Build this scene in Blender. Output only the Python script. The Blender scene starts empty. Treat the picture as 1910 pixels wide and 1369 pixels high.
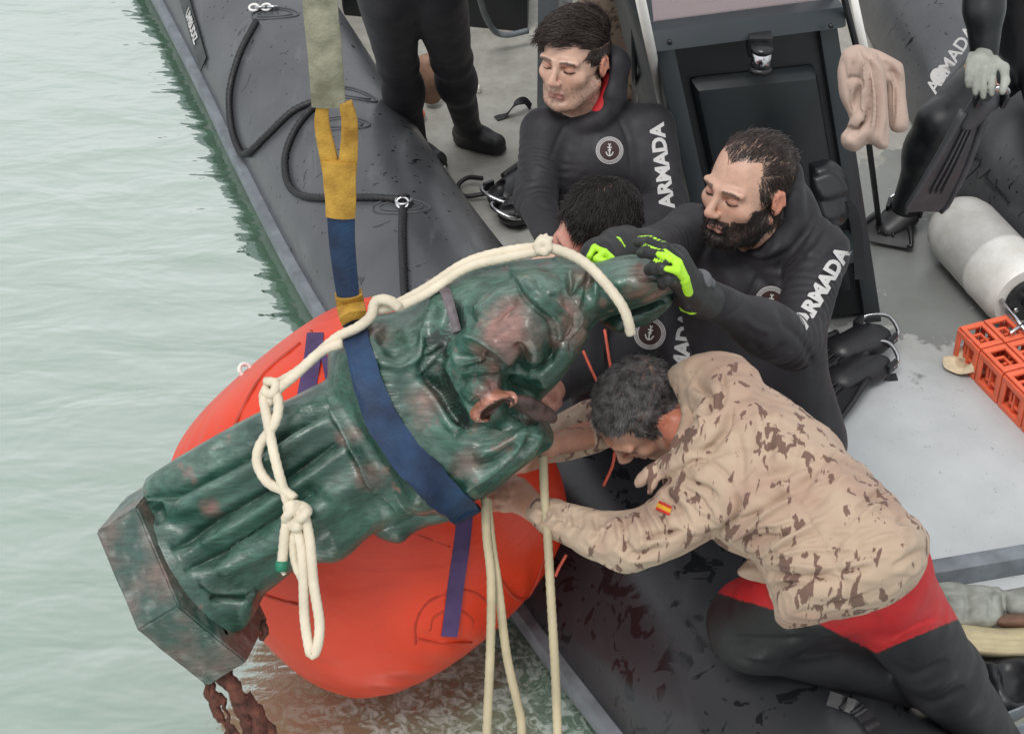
import bpy, bmesh, math, random
import numpy as np
from mathutils import Vector, Matrix
rad = math.radians
scene = bpy.context.scene
COL = scene.collection
# ------------------------------------------------------------------ camera
TH = rad(38.0); H = 3.2; FP = 3400.0
CS, SN = math.cos(TH), math.sin(TH)
cd = bpy.data.cameras.new('camera'); cam = bpy.data.objects.new('camera', cd); COL.objects.link(cam)
cd.sensor_width = 36; cd.lens = FP / 1910 * 36; cd.clip_end = 3000; cd.clip_start = 0.05
cam.location = (0, 0, H); cam.rotation_euler = (rad(90) - TH, 0, 0)
scene.camera = cam
# ------------------------------------------------------------------ light
SUN_EL, SUN_ROT = rad(62), rad(200)
w = bpy.data.worlds.new('World'); scene.world = w; w.use_nodes = True
nt = w.node_tree; nt.nodes.clear()
sky = nt.nodes.new('ShaderNodeTexSky'); sky.sky_type = 'NISHITA'; sky.sun_disc = False
sky.sun_elevation = SUN_EL; sky.sun_rotation = SUN_ROT; sky.dust_density = 4.0; sky.air_density = 1.0; sky.ozone_density = 1.0
hsv = nt.nodes.new('ShaderNodeHueSaturation'); hsv.inputs['Saturation'].default_value = 0.12
mixc = nt.nodes.new('ShaderNodeMixRGB'); mixc.inputs[0].default_value = 0.78; mixc.inputs[2].default_value = (7.6, 7.8, 8.0, 1)
bg = nt.nodes.new('ShaderNodeBackground'); bg.inputs[1].default_value = 0.112
ow = nt.nodes.new('ShaderNodeOutputWorld')
cap = nt.nodes.new('ShaderNodeVectorMath'); cap.operation = 'MINIMUM'; cap.inputs[1].default_value = (10, 10, 10)   # the cloud cover spreads the glare round the sun
nt.links.new(sky.outputs[0], cap.inputs[0]); nt.links.new(cap.outputs[0], hsv.inputs['Color']); nt.links.new(hsv.outputs[0], mixc.inputs[1])
nt.links.new(mixc.outputs[0], bg.inputs[0]); nt.links.new(bg.outputs[0], ow.inputs[0])
sd = bpy.data.lights.new('sun', 'SUN'); sd.energy = 1.5; sd.angle = rad(20); sd.color = (1, .97, .93)
sun = bpy.data.objects.new('sun', sd); COL.objects.link(sun)
_d = Vector((math.cos(SUN_EL) * -0.42, math.cos(SUN_EL) * -0.90, math.sin(SUN_EL)))
sun.rotation_euler = _d.to_track_quat('Z', 'Y').to_euler()
sky.sun_rotation = math.atan2(_d.x, _d.y)
vs = scene.view_settings
vs.view_transform = 'Standard'; vs.look = 'None'; vs.gamma = 1; vs.exposure = 0.28
try: vs.use_curve_mapping = False
except Exception: pass
scene.render.engine = 'CYCLES'
# ------------------------------------------------------------------ pixel helpers (photo pixels, 1910 x 1369)
C0 = np.array([0, 0, H]); Rv = np.array([1., 0, 0]); Uv = np.array([0, SN, CS]); Tv = np.array([0, -CS, SN]); Fv = -Tv
def U(px, py, Z): return C0 + Z * ((px - 955) / FP * Rv + Fv - (py - 684.5) / FP * Uv)
def depth(px, py, z): return (H - z) / (SN + (py - 684.5) / FP * CS)
def A(px, py, z): return U(px, py, depth(px, py, z))
def CV(r, u, t): v = r * Rv + u * Uv + t * Tv; return v / np.linalg.norm(v)
def nrm(v): v = np.asarray(v, float); return v / (np.linalg.norm(v) + 1e-12)
# ------------------------------------------------------------------ noise
def _hash(ix, iy, iz, s=0):
    with np.errstate(over='ignore'):
        h = (ix.astype(np.uint32) * np.uint32(374761393) + iy.astype(np.uint32) * np.uint32(668265263) + iz.astype(np.uint32) * np.uint32(2147483647 % 4294967295) + np.uint32(s * 977 + 13))
        h = (h ^ (h >> np.uint32(13))) * np.uint32(1274126177); h = h ^ (h >> np.uint32(16))
    return (h & np.uint32(0xffff)).astype(np.float32) / 65535.
def vnoise(P, f=1., s=0):
    P = np.asarray(P, np.float64) * f; i = np.floor(P).astype(np.int64); q = (P - i); q = q * q * (3 - 2 * q)
    i = i + 100000
    r = 0
    for dx in (0, 1):
        wx = q[:, 0] if dx else 1 - q[:, 0]
        for dy in (0, 1):
            wy = q[:, 1] if dy else 1 - q[:, 1]
            for dz in (0, 1):
                wz = q[:, 2] if dz else 1 - q[:, 2]
                r = r + wx * wy * wz * _hash(i[:, 0] + dx, i[:, 1] + dy, i[:, 2] + dz, s)
    return r * 2 - 1
def fbm(P, f=1., s=0, o=3):
    r = 0; a = 1.; t = 0
    for k in range(o): r = r + a * vnoise(P, f * 2 ** k, s + k); t += a; a *= .5
    return r / t
# ------------------------------------------------------------------ mesh helpers
def new_obj(name, V, F, mat=None, parent=None, smooth=True, col=None, sharp=None):
    me = bpy.data.meshes.new(name)
    V = np.asarray(V, np.float32)
    if isinstance(F, np.ndarray):
        n, k = F.shape
        me.vertices.add(len(V)); me.vertices.foreach_set('co', V.ravel())
        me.loops.add(n * k); me.loops.foreach_set('vertex_index', F.astype(np.int32).ravel())
        me.polygons.add(n); me.polygons.foreach_set('loop_start', np.arange(0, n * k, k, dtype=np.int32))
        me.polygons.foreach_set('loop_total', np.full(n, k, np.int32))
        me.update(calc_edges=True); me.validate()
    else:
        me.from_pydata([tuple(map(float, v)) for v in V], [], F)
    me.polygons.foreach_set('use_smooth', np.full(len(me.polygons), smooth))
    if col is not None:
        a = me.color_attributes.new('Col', 'FLOAT_COLOR', 'POINT')
        c = np.ones((len(V), 4), np.float32); c[:, :3] = col; a.data.foreach_set('color', c.ravel())
    me.update()
    if sharp: 
        try: me.set_sharp_from_angle(angle=rad(sharp))
        except Exception: pass
    o = bpy.data.objects.new(name, me); COL.objects.link(o)
    if mat: me.materials.append(mat)
    if parent: o.parent = parent
    return o
def tag(o, label=None, cat=None, group=None, kind=None):
    if label: o['label'] = label
    if cat: o['category'] = cat
    if group: o['group'] = group
    if kind: o['kind'] = kind
    return o
def thing(name, loc, label, cat, group=None):
    o = bpy.data.objects.new(name, None); COL.objects.link(o); o.empty_display_size = .05
    o.location = tuple(map(float, loc)); o['_l'] = 1; del o['_l']
    tag(o, label, cat, group); return o
THINGS = []
def spline(P, n):
    P = np.asarray(P, float); Q = np.vstack([2 * P[0] - P[1], P, 2 * P[-1] - P[-2]]); out = []
    m = len(P) - 1
    for i in range(m):
        t = np.linspace(0, 1, n, endpoint=(i == m - 1))[:, None]
        p0, p1, p2, p3 = Q[i], Q[i + 1], Q[i + 2], Q[i + 3]
        out.append(.5 * ((2 * p1) + (-p0 + p2) * t + (2 * p0 - 5 * p1 + 4 * p2 - p3) * t ** 2 + (-p0 + 3 * p1 - 3 * p2 + p3) * t ** 3))
    return np.vstack(out)
def resample(P, step):
    P = np.asarray(P, float); s = np.r_[0, np.cumsum(np.linalg.norm(np.diff(P[:, :3], axis=0), axis=1))]
    n = max(2, int(s[-1] / step) + 1); t = np.linspace(0, s[-1], n)
    return np.stack([np.interp(t, s, P[:, k]) for k in range(P.shape[1])], 1), t
def frames(P, up=None):
    T = np.gradient(P, axis=0); T /= np.linalg.norm(T, axis=1)[:, None] + 1e-12
    N = np.zeros_like(P); n = np.array(up if up is not None else ([0, 0, 1] if abs(T[0, 2]) < .9 else [1, 0, 0]), float)
    for i in range(len(P)):
        n = n - T[i] * n.dot(T[i]); n /= np.linalg.norm(n) + 1e-12; N[i] = n
    return T, N, np.cross(T, N)
def tube_vf(P, r, seg=10, lay=0, amp=.0, strands=3, cap=True):
    """swept tube; lay = pitch of the twisted strands"""
    P = np.asarray(P, float); n = len(P); T, N, B = frames(P)
    s = np.r_[0, np.cumsum(np.linalg.norm(np.diff(P, axis=0), axis=1))]
    ph = np.linspace(0, 2 * np.pi, seg, endpoint=False)
    r = np.broadcast_to(np.asarray(r, float), (n,))
    rr = r[:, None] * np.ones(seg)
    if lay: rr = rr * (1 + amp * np.abs(np.cos(strands * .5 * (ph[None] - 2 * np.pi * s[:, None] / lay))) - amp * .6)
    V = P[:, None] + rr[..., None] * (np.cos(ph)[None, :, None] * N[:, None] + np.sin(ph)[None, :, None] * B[:, None])
    V = V.reshape(-1, 3)
    i = np.arange(n - 1)[:, None] * seg; j = np.arange(seg)[None]; j2 = (j + 1) % seg
    F = np.stack([i + j, i + j2, i + seg + j2, i + seg + j], -1).reshape(-1, 4)
    if cap:
        V = np.vstack([V, P[:1], P[-1:]]); a = len(V) - 2; b = a + 1
        jj = np.arange(seg); k = (jj + 1) % seg
        F = np.vstack([F, np.stack([np.full(seg, a), k, jj, jj], 1)[:, [0, 1, 2, 2]] if False else np.zeros((0, 4), int)])
        Fl = F.tolist() + [[a, int(k[x]), int(jj[x])] for x in range(seg)] + [[b, (n - 1) * seg + int(jj[x]), (n - 1) * seg + int(k[x])] for x in range(seg)]
        return V, Fl
    return V, F
def tube(name, P, r, mat, parent=None, seg=10, lay=0, amp=.0, strands=3, step=None):
    if step:
        P, _ = resample(P, step)
    V, F = tube_vf(P, r, seg, lay, amp, strands, cap=True)
    return new_obj(name, V, F, mat, parent)
def ribbon_vf(P, Wd, width, th, nacross=6, bow=0.0):
    """strap: P path, Wd width direction per point"""
    P = np.asarray(P, float); n = len(P); T = np.gradient(P, axis=0); T /= np.linalg.norm(T, axis=1)[:, None]
    Wd = np.broadcast_to(np.asarray(Wd, float), P.shape).copy()
    Wd -= T * (Wd * T).sum(1)[:, None]; Wd /= np.linalg.norm(Wd, axis=1)[:, None]
    Nn = np.cross(T, Wd); width = np.broadcast_to(np.asarray(width, float), (n,))
    k = nacross; u = np.linspace(-.5, .5, k)
    ring = []
    for a in u: ring.append(P + Wd * (a * width)[:, None] + Nn * (th / 2 + bow * (1 - 4 * a * a)))
    for a in u[::-1]: ring.append(P + Wd * (a * width)[:, None] + Nn * (-th / 2 + bow * (1 - 4 * a * a)))
    V = np.stack(ring, 1).reshape(-1, 3); seg = 2 * k
    F = [[i * seg + j, i * seg + (j + 1) % seg, (i + 1) * seg + (j + 1) % seg, (i + 1) * seg + j] for i in range(n - 1) for j in range(seg)]
    F.append(list(range(seg))[::-1]); F.append([(n - 1) * seg + j for j in range(seg)])
    return V, F
def ribbon(name, P, Wd, width, th, mat, parent=None, nacross=6, bow=0.0):
    V, F = ribbon_vf(P, Wd, width, th, nacross, bow); return new_obj(name, V, F, mat, parent, sharp=50)
class MB:
    def __init__(s): s.v = []; s.f = []
    def add(s, V, F):
        o = len(s.v); s.v += [tuple(map(float, v)) for v in V]; s.f += [[int(i) + o for i in f] for f in (F.tolist() if isinstance(F, np.ndarray) else F)]; return s
    def hexa(s, c8):   # bottom 4, top 4
        return s.add(c8, [[3, 2, 1, 0], [4, 5, 6, 7], [0, 1, 5, 4], [1, 2, 6, 5], [2, 3, 7, 6], [3, 0, 4, 7]])
    def box(s, o, a, b, c):   # corner + three edge vectors
        o, a, b, c = map(np.asarray, (o, a, b, c)); return s.hexa([o, o + a, o + a + b, o + b, o + c, o + a + c, o + a + b + c, o + b + c])
    def build(s, name, mat, parent=None, bevel=0, smooth=False):
        me = bpy.data.meshes.new(name); me.from_pydata(s.v, [], s.f); bm = bmesh.new(); bm.from_mesh(me)
        bmesh.ops.recalc_face_normals(bm, faces=bm.faces)
        if bevel:
            es = [e for e in bm.edges if len(e.link_faces) == 2 and e.calc_face_angle(0) > .5]
            bmesh.ops.bevel(bm, geom=es, offset=bevel, segments=2, profile=.7, affect='EDGES')
            smooth = True
        for f in bm.faces: f.smooth = smooth
        bm.to_mesh(me); bm.free()
        if smooth:
            try: me.set_sharp_from_angle(angle=rad(40))
            except Exception: pass
        me.materials.append(mat); o = bpy.data.objects.new(name, me); COL.objects.link(o)
        if parent: o.parent = parent
        return o
# ------------------------------------------------------------------ implicit surfaces
class Field:
    BIG = .06
    def __init__(s, h=.004): s.h = h; s.pr = []
    def _add(s, fn, lo, hi, k, m, sub): s.pr.append((fn, np.minimum(lo, hi), np.maximum(lo, hi), k, m, sub)); return s
    def cone(s, a, b, ra, rb, k=.012, m=0, sub=False, flat=None):
        a = np.asarray(a, float); b = np.asarray(b, float); ba = b - a; L2 = float(ba @ ba) + 1e-12; R = max(ra, rb)
        if flat is not None: fd = nrm(flat[0]); fs = flat[1]
        def fn(X, Y, Z):
            x, y, z = X - a[0], Y - a[1], Z - a[2]
            t = np.clip((x * ba[0] + y * ba[1] + z * ba[2]) / L2, 0, 1)
            x = x - t * ba[0]; y = y - t * ba[1]; z = z - t * ba[2]
            d2 = x * x + y * y + z * z
            if flat is not None:
                q = x * fd[0] + y * fd[1] + z * fd[2]; d2 = d2 + (fs * fs - 1) * q * q
            return np.sqrt(d2) - (ra + (rb - ra) * t)
        return s._add(fn, np.minimum(a, b) - R, np.maximum(a, b) + R, k, m, sub)
    def ell(s, c, ax, r, k=.012, m=0, sub=False):
        c = np.asarray(c, float); ax = np.asarray(ax, float); r = np.asarray(r, float)
        ext = np.sqrt(((ax * r[:, None]) ** 2).sum(0)); mr = float(r.min())
        def fn(X, Y, Z):
            x, y, z = X - c[0], Y - c[1], Z - c[2]
            q = 0; g = 0
            for i in range(3):
                u = (x * ax[i, 0] + y * ax[i, 1] + z * ax[i, 2]) / r[i]; q = q + u * u; g = g + (u / r[i]) ** 2
            q = np.sqrt(q); return q * (q - 1) / np.sqrt(g + 1e-9)
        return s._add(fn, c - ext, c + ext, k, m, sub)
    def prism(s, c, ax, nrmls, r, hl, k=.004, m=0, rnd=.004, sub=False):
        c = np.asarray(c, float); ax = nrm(ax)
        def fn(X, Y, Z):
            x, y, z = X - c[0], Y - c[1], Z - c[2]
            d = np.abs(x * ax[0] + y * ax[1] + z * ax[2]) - hl
            for n in nrmls: d = np.maximum(d, x * n[0] + y * n[1] + z * n[2] - r)
            return d
        return s._add(fn, c - 1.3 * r - hl, c + 1.3 * r + hl, k, m, sub)
    def cut(s, p, n, k=.004):
        p = np.asarray(p, float); n = nrm(n)
        def fn(X, Y, Z): return (X - p[0]) * n[0] + (Y - p[1]) * n[1] + (Z - p[2]) * n[2]
        return s._add(fn, p - 1.2, p + 1.2, k, 0, True)
    def pillow(s, poly, w0, T, R, k=.012, m=0, zref=None, grad=(0, 0), Tb=None):
        """solid whose outline is seen as the polygon; w0 offset towards the viewer of its middle sheet, T half depth, R edge roundness (m)"""
        zref = zref or sd_; Q = spline(list(poly) + [poly[0]], 3)[:-1]
        lo = Q.min(0) - 40; hi = Q.max(0) + 40; st = 2.5
        gx = np.arange(lo[0], hi[0], st); gy = np.arange(lo[1], hi[1], st); GX, GY = np.meshgrid(gx, gy, indexing='ij')
        best = np.full(GX.shape, 1e9); ins = np.zeros(GX.shape, bool)
        for i in range(len(Q)):
            a, b = Q[i], Q[(i + 1) % len(Q)]; ex, ey = b - a; L = ex * ex + ey * ey + 1e-9
            t = np.clip(((GX - a[0]) * ex + (GY - a[1]) * ey) / L, 0, 1); best = np.minimum(best, (GX - a[0] - t * ex) ** 2 + (GY - a[1] - t * ey) ** 2)
            c = ((a[1] > GY) != (b[1] > GY)) & (GX < (b[0] - a[0]) * (GY - a[1]) / (b[1] - a[1] + 1e-12) + a[0]); ins ^= c
        D2 = np.sqrt(best) * np.where(ins, -1, 1); c0 = Q.mean(0); z0 = float(zref(*c0)); cen = U(c0[0], c0[1], z0 - w0)
        def fn(X, Y, Z):
            shp = np.broadcast(X, Y, Z).shape
            zc = Y * CS - (Z - H) * SN; py = 684.5 - FP * (Y * SN + (Z - H) * CS) / zc; px = 955 + FP * X / zc; px = np.broadcast_to(px, shp)
            py = np.broadcast_to(py, shp); zc = np.broadcast_to(zc, shp)
            fx = np.clip((px - lo[0]) / st, 0, len(gx) - 1.001); fy = np.clip((py - lo[1]) / st, 0, len(gy) - 1.001); ix = fx.astype(int); iy = fy.astype(int); fx = fx - ix; fy = fy - iy
            d = (D2[ix, iy] * (1 - fx) + D2[ix + 1, iy] * fx) * (1 - fy) + (D2[ix, iy + 1] * (1 - fx) + D2[ix + 1, iy + 1] * fx) * fy
            d = d * zc / FP; wv = zref(px, py) - zc - (w0 + grad[0] * (px - c0[0]) + grad[1] * (py - c0[1])); Tt = np.where(wv < 0, Tb if Tb else T, T)
            q = np.maximum(d + R, 0); hh = np.abs(wv) * (R / Tt)
            e = np.sqrt(q * q + hh * hh) - R
            return e * np.minimum(1, np.maximum(Tt / R, .35)) if T < R else e
        ext = np.array([0., 0, 0]); pts = np.array([U(x, y, float(zref(x, y)) - w0 - grad[0] * (x - c0[0]) - grad[1] * (y - c0[1]) + o) for x, y in Q for o in (-T, Tb or T)])
        return s._add(fn, pts.min(0), pts.max(0), k, m, False)
    def path(s, P, R, k=.012, m=0, sub=False, n=0, flat=None):
        P = np.asarray(P, float); R = np.broadcast_to(np.asarray(R, float), (len(P),))
        if n: Q = spline(np.c_[P, R], n); P, R = Q[:, :3], Q[:, 3]
        for i in range(len(P) - 1): s.cone(P[i], P[i + 1], R[i], R[i + 1], k, m, sub, flat)
        return s
    def solve(s, disp=None):
        h = s.h; pos = [p for p in s.pr if not p[5]]
        lo = np.min([p[1] for p in pos], 0) - .03; hi = np.max([p[2] for p in pos], 0) + .03
        n = np.ceil((hi - lo) / h).astype(int) + 1
        s.lo = lo; s.n = n; s.d = np.full(n, s.BIG, np.float32); s.m = np.zeros(n, np.uint8)
        ax = [(lo[i] + h * np.arange(n[i])).astype(np.float32) for i in range(3)]
        for fn, a, b, k, m, sub in s.pr:
            mg = max(2 * k, 3 * h) + 2 * h
            i0 = np.maximum(np.floor((a - mg - lo) / h).astype(int), 0); i1 = np.minimum(np.ceil((b + mg - lo) / h).astype(int) + 1, n)
            if (i1 <= i0).any(): continue
            sl = tuple(slice(i0[i], i1[i]) for i in range(3))
            f = fn(ax[0][sl[0]][:, None, None], ax[1][sl[1]][None, :, None], ax[2][sl[2]][None, None, :]).astype(np.float32)
            D = s.d[sl]
            if sub:
                hh = np.clip(1 - np.abs(-f - D) / max(k, 1e-6), 0, 1); s.d[sl] = np.maximum(D, -f) + hh * hh * k * .25
                if m: M = s.m[sl]; M[(-f > D - k * .5) & (f < .006)] = m
            else:
                M = s.m[sl]; M[f < D] = m
                hh = np.clip(1 - np.abs(f - D) / max(k, 1e-6), 0, 1); s.d[sl] = np.minimum(D, f) - hh * hh * k * .25
        return s
    def sample(s, P):
        q = (np.asarray(P) - s.lo) / s.h; i = np.clip(np.floor(q).astype(int), 0, s.n - 2); f = np.clip(q - i, 0, 1)
        r = 0
        for dx in (0, 1):
            for dy in (0, 1):
                for dz in (0, 1):
                    wt = (f[:, 0] if dx else 1 - f[:, 0]) * (f[:, 1] if dy else 1 - f[:, 1]) * (f[:, 2] if dz else 1 - f[:, 2])
                    r = r + wt * s.d[i[:, 0] + dx, i[:, 1] + dy, i[:, 2] + dz]
        return r
    def project(s, P, D, rng=.2):
        """march from P - D*rng along D to the first surface"""
        P = np.asarray(P, float); D = nrm(D); st = s.h * .5; n = int(2 * rng / st)
        hit = np.full(len(P), np.nan); prev = s.sample(P - D * rng)
        for i in range(1, n):
            t = -rng + i * st; c = s.sample(P + D * t)
            z = np.isnan(hit) & (c < 0) & (prev >= 0)
            hit[z] = t - st + st * prev[z] / (prev[z] - c[z] + 1e-9); prev = c
        bad = np.isnan(hit)
        if bad.any(): hit[bad] = np.nanmedian(hit) if not bad.all() else 0
        return P + D * hit[:, None]
    def normal(s, P):
        e = s.h; g = np.stack([s.sample(P + np.eye(3)[i] * e) - s.sample(P - np.eye(3)[i] * e) for i in range(3)], 1)
        return g / (np.linalg.norm(g, axis=1)[:, None] + 1e-9)
    def mesh(s):
        d = s.d; ins = d < 0; h = s.h
        c = ins[:-1, :-1, :-1].astype(np.uint8)
        for dx in (0, 1):
            for dy in (0, 1):
                for dz in (0, 1):
                    if dx + dy + dz: c += ins[dx:ins.shape[0] - 1 + dx, dy:ins.shape[1] - 1 + dy, dz:ins.shape[2] - 1 + dz]
        I = np.argwhere((c > 0) & (c < 8)); idx = np.full(c.shape, -1, np.int32); idx[I[:, 0], I[:, 1], I[:, 2]] = np.arange(len(I))
        acc = np.zeros((len(I), 3)); cnt = np.zeros(len(I))
        for a in range(3):
            b, e = [x for x in range(3) if x != a]
            for u in (0, 1):
                for v in (0, 1):
                    o = np.zeros(3, int); o[b] = u; o[e] = v; o2 = o.copy(); o2[a] = 1
                    p = I + o; q = I + o2; dp = d[p[:, 0], p[:, 1], p[:, 2]]; dq = d[q[:, 0], q[:, 1], q[:, 2]]
                    mk = (dp < 0) != (dq < 0); t = np.where(mk, dp / np.where(mk, dp - dq, 1), 0)
                    pt = o[None].repeat(len(I), 0).astype(float); pt[:, a] = t
                    acc += pt * mk[:, None]; cnt += mk
        V = s.lo + h * (I + acc / cnt[:, None]); mm = s.m[I[:, 0], I[:, 1], I[:, 2]]
        Fs = []
        for a in range(3):
            b, e = (a + 1) % 3, (a + 2) % 3
            s0 = [slice(None)] * 3; s1 = [slice(None)] * 3; s0[a] = slice(0, -1); s1[a] = slice(1, None)
            A0 = ins[tuple(s0)]; A1 = ins[tuple(s1)]
            for flip, mk in ((0, A0 & ~A1), (1, ~A0 & A1)):
                E = np.argwhere(mk); ok = (E[:, b] > 0) & (E[:, e] > 0) & (E[:, b] < c.shape[b]) & (E[:, e] < c.shape[e]); E = E[ok]
                q = []
                for (u, v) in ((0, 0), (1, 0), (1, 1), (0, 1)):
                    z = E.copy(); z[:, b] -= 1 - u; z[:, e] -= 1 - v; q.append(idx[z[:, 0], z[:, 1], z[:, 2]])
                q = np.stack(q, 1)
                if flip: q = q[:, ::-1]
                Fs.append(q[(q >= 0).all(1)])
        return V, np.vstack(Fs), mm
def vnormals(V, F):
    n = np.cross(V[F[:, 2]] - V[F[:, 0]], V[F[:, 3]] - V[F[:, 1]]); N = np.zeros_like(V)
    for k in range(4):
        for a in range(3): N[:, a] += np.bincount(F[:, k], n[:, a], len(V))
    return N / (np.linalg.norm(N, axis=1)[:, None] + 1e-12)
def smooth_v(V, F, it=1):
    for _ in range(it):
        S = np.zeros_like(V); c = np.zeros(len(V))
        for k in range(4):
            i, j = F[:, k], F[:, (k + 1) % 4]
            for a in range(3): S[:, a] += np.bincount(i, V[j, a], len(V)) + np.bincount(j, V[i, a], len(V))
            c += np.bincount(i, minlength=len(V)) + np.bincount(j, minlength=len(V))
        V = .5 * V + .5 * S / np.maximum(c, 1)[:, None]
    return V
def sdf_obj(name, F, mat, parent=None, palette=None, colfn=None, dispfn=None, smooth=1):
    F.solve(); V, Q, m = F.mesh(); V = smooth_v(V, Q, smooth)
    if dispfn is not None:
        N = vnormals(V, Q); V = V + N * dispfn(V, m)[:, None]
    col = None
    if palette is not None: col = np.asarray(palette, float)[np.minimum(m, len(palette) - 1)]
    if colfn is not None: col = colfn(V, m, col)
    o = new_obj(name, V, Q, mat, parent, True, col); o_data[o.name] = (V, Q, m)
    return o
o_data = {}
def px_of(V):
    zc = V[:, 1] * CS - (V[:, 2] - H) * SN
    return np.stack([955 + FP * V[:, 0] / zc, 684.5 - FP * (V[:, 1] * SN + (V[:, 2] - H) * CS) / zc], 1)
def sculpt(V, Nn, strokes):
    """strokes: (points, kind, width px, height m). kind: 'r' ridge/groove, 's' step (raised on the right-hand side of the stroke's direction)"""
    P = px_of(V); D = C0 - V; D /= np.linalg.norm(D, axis=1)[:, None]; fac = np.clip((Nn * D).sum(1) * 2.2, 0, 1); out = np.zeros(len(V))
    for st in strokes:
        pts, kind, wd, amp = st[:4]; w2 = st[4] if len(st) > 4 else wd * 5
        Q = spline([list(p) for p in pts], 5) if len(pts) > 2 else np.array(pts, float)
        m = 4 * max(wd, w2 if kind == 's' else 0); sel = np.where((P[:, 0] > Q[:, 0].min() - m) & (P[:, 0] < Q[:, 0].max() + m) & (P[:, 1] > Q[:, 1].min() - m) & (P[:, 1] < Q[:, 1].max() + m) & (fac > 0))[0]
        if not len(sel): continue
        p = P[sel]; best = np.full(len(sel), 1e18); sg = np.zeros(len(sel)); tt = np.zeros(len(sel)); n = len(Q) - 1
        for i in range(n):
            a, b = Q[i], Q[i + 1]; e = b - a; t = np.clip(((p - a) @ e) / (e @ e + 1e-9), 0, 1); d = ((p - a - t[:, None] * e) ** 2).sum(1); k = d < best
            best[k] = d[k]; sg[k] = np.sign(e[0] * (p[k, 1] - a[1]) - e[1] * (p[k, 0] - a[0])); tt[k] = (i + t[k]) / n
        d = np.sqrt(best); tp = np.clip(np.minimum(tt, 1 - tt) * 5, 0, 1) ** .7
        if kind == 'r': v = amp * np.exp(-(d / wd) ** 2)
        elif kind == 'v': v = amp * np.exp(-d / wd)
        else:
            v = np.where(sg > 0, amp * np.exp(-(d / w2) ** 2) * np.clip(d / wd, 0, 1), -amp * .35 * np.exp(-(d / (wd * 1.6)) ** 2))
        if kind != 's' or True: out[sel] += v * tp
    return out * fac
# ------------------------------------------------------------------ materials
def mk(name):
    m = bpy.data.materials.new(name); m.use_nodes = True; t = m.node_tree; b = t.nodes['Principled BSDF']; return m, t, b
def N(t, kind, **kw):
    n = t.nodes.new(kind)
    for k, v in kw.items():
        if k.startswith('i_'): n.inputs[k[2:].replace('_', ' ')].default_value = v
        else: setattr(n, k, v)
    return n
def ramp(t, src, stops):
    r = t.nodes.new('ShaderNodeValToRGB'); r.color_ramp.elements[0].position = stops[0][0]; r.color_ramp.elements[1].position = stops[-1][0]
    c = lambda x: (x, x, x, 1) if np.isscalar(x) else (*x, 1)
    r.color_ramp.elements[0].color = c(stops[0][1]); r.color_ramp.elements[1].color = c(stops[-1][1])
    for p, x in stops[1:-1]: e = r.color_ramp.elements.new(p); e.color = c(x)
    t.links.new(src, r.inputs[0]); return r
def mixrgb(t, f, a, b, mode='MIX'):
    n = t.nodes.new('ShaderNodeMixRGB'); n.blend_type = mode
    for i, x in enumerate((f, a, b)):
        if hasattr(x, 'is_output'): t.links.new(x, n.inputs[i])
        else: n.inputs[i].default_value = x if (i == 0) else (*x, 1)
    return n.outputs[0]
def noise(t, scale, detail=4, rough=.55, stretch=None, dist=0, rot=None):
    tc = t.nodes.new('ShaderNodeTexCoord'); src = tc.outputs['Object']
    if stretch or rot:
        mp = t.nodes.new('ShaderNodeMapping')
        if stretch: mp.inputs['Scale'].default_value = stretch
        if rot: mp.inputs['Rotation'].default_value = rot
        t.links.new(src, mp.inputs[0]); src = mp.outputs[0]
    n = t.nodes.new('ShaderNodeTexNoise'); n.inputs['Scale'].default_value = scale; n.inputs['Detail'].default_value = detail
    n.inputs['Roughness'].default_value = rough; n.inputs['Distortion'].default_value = dist; t.links.new(src, n.inputs['Vector'])
    return n.outputs['Fac']
def bump(t, b, src, strength=.3, dist=.002, prev=None):
    n = t.nodes.new('ShaderNodeBump'); n.inputs['Strength'].default_value = strength; n.inputs['Distance'].default_value = dist
    t.links.new(src, n.inputs['Height'])
    if prev: t.links.new(prev, n.inputs['Normal'])
    t.links.new(n.outputs[0], b.inputs['Normal']); return n.outputs[0]
def basic(name, c, rough=.5, var=.25, scale=25, bs=.15, bd=.001, metal=0, spec=.5, attr=False, c2=None, sheen=0, coat=0, bscale=None):
    m, t, b = mk(name); b.inputs['Roughness'].default_value = rough; b.inputs['Metallic'].default_value = metal
    b.inputs['Specular IOR Level'].default_value = spec
    f = noise(t, scale, 5)
    if attr:
        a = t.nodes.new('ShaderNodeAttribute'); a.attribute_name = 'Col'; base = a.outputs['Color']
        r = ramp(t, f, [(.25, 1 - var), (.75, 1 + var)]); col = mixrgb(t, 1., base, r.outputs[0], 'MULTIPLY')
    else:
        lo = tuple(x * (1 - var) for x in c); hi = c2 if c2 else tuple(min(1, x * (1 + var)) for x in c)
        col = ramp(t, f, [(.3, lo), (.7, hi)]).outputs[0]
    t.links.new(col, b.inputs['Base Color'])
    rr = ramp(t, noise(t, scale * .6, 3), [(.3, max(0, rough - .1)), (.7, min(1, rough + .1))]); t.links.new(rr.outputs[0], b.inputs['Roughness'])
    if bs: bump(t, b, noise(t, bscale or scale * 8, 3), bs, bd)
    if sheen: b.inputs['Sheen Weight'].default_value = sheen; b.inputs['Sheen Roughness'].default_value = .4
    if coat: b.inputs['Coat Weight'].default_value = coat; b.inputs['Coat Roughness'].default_value = .15
    return m
M = {}
M['neoprene'] = basic('neoprene', (.0125, .0115, .0155), .66, .2, 30, .35, .0012, sheen=.05, bscale=420)
M['neoprene_smooth'] = basic('smooth neoprene', (.009, .010, .012), .42, .2, 40, .2, .001, bscale=200)
M['skin'] = basic('skin', (.5, .3, .22), .42, .13, 75, .45, .0008, attr=True, bscale=500)
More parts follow.
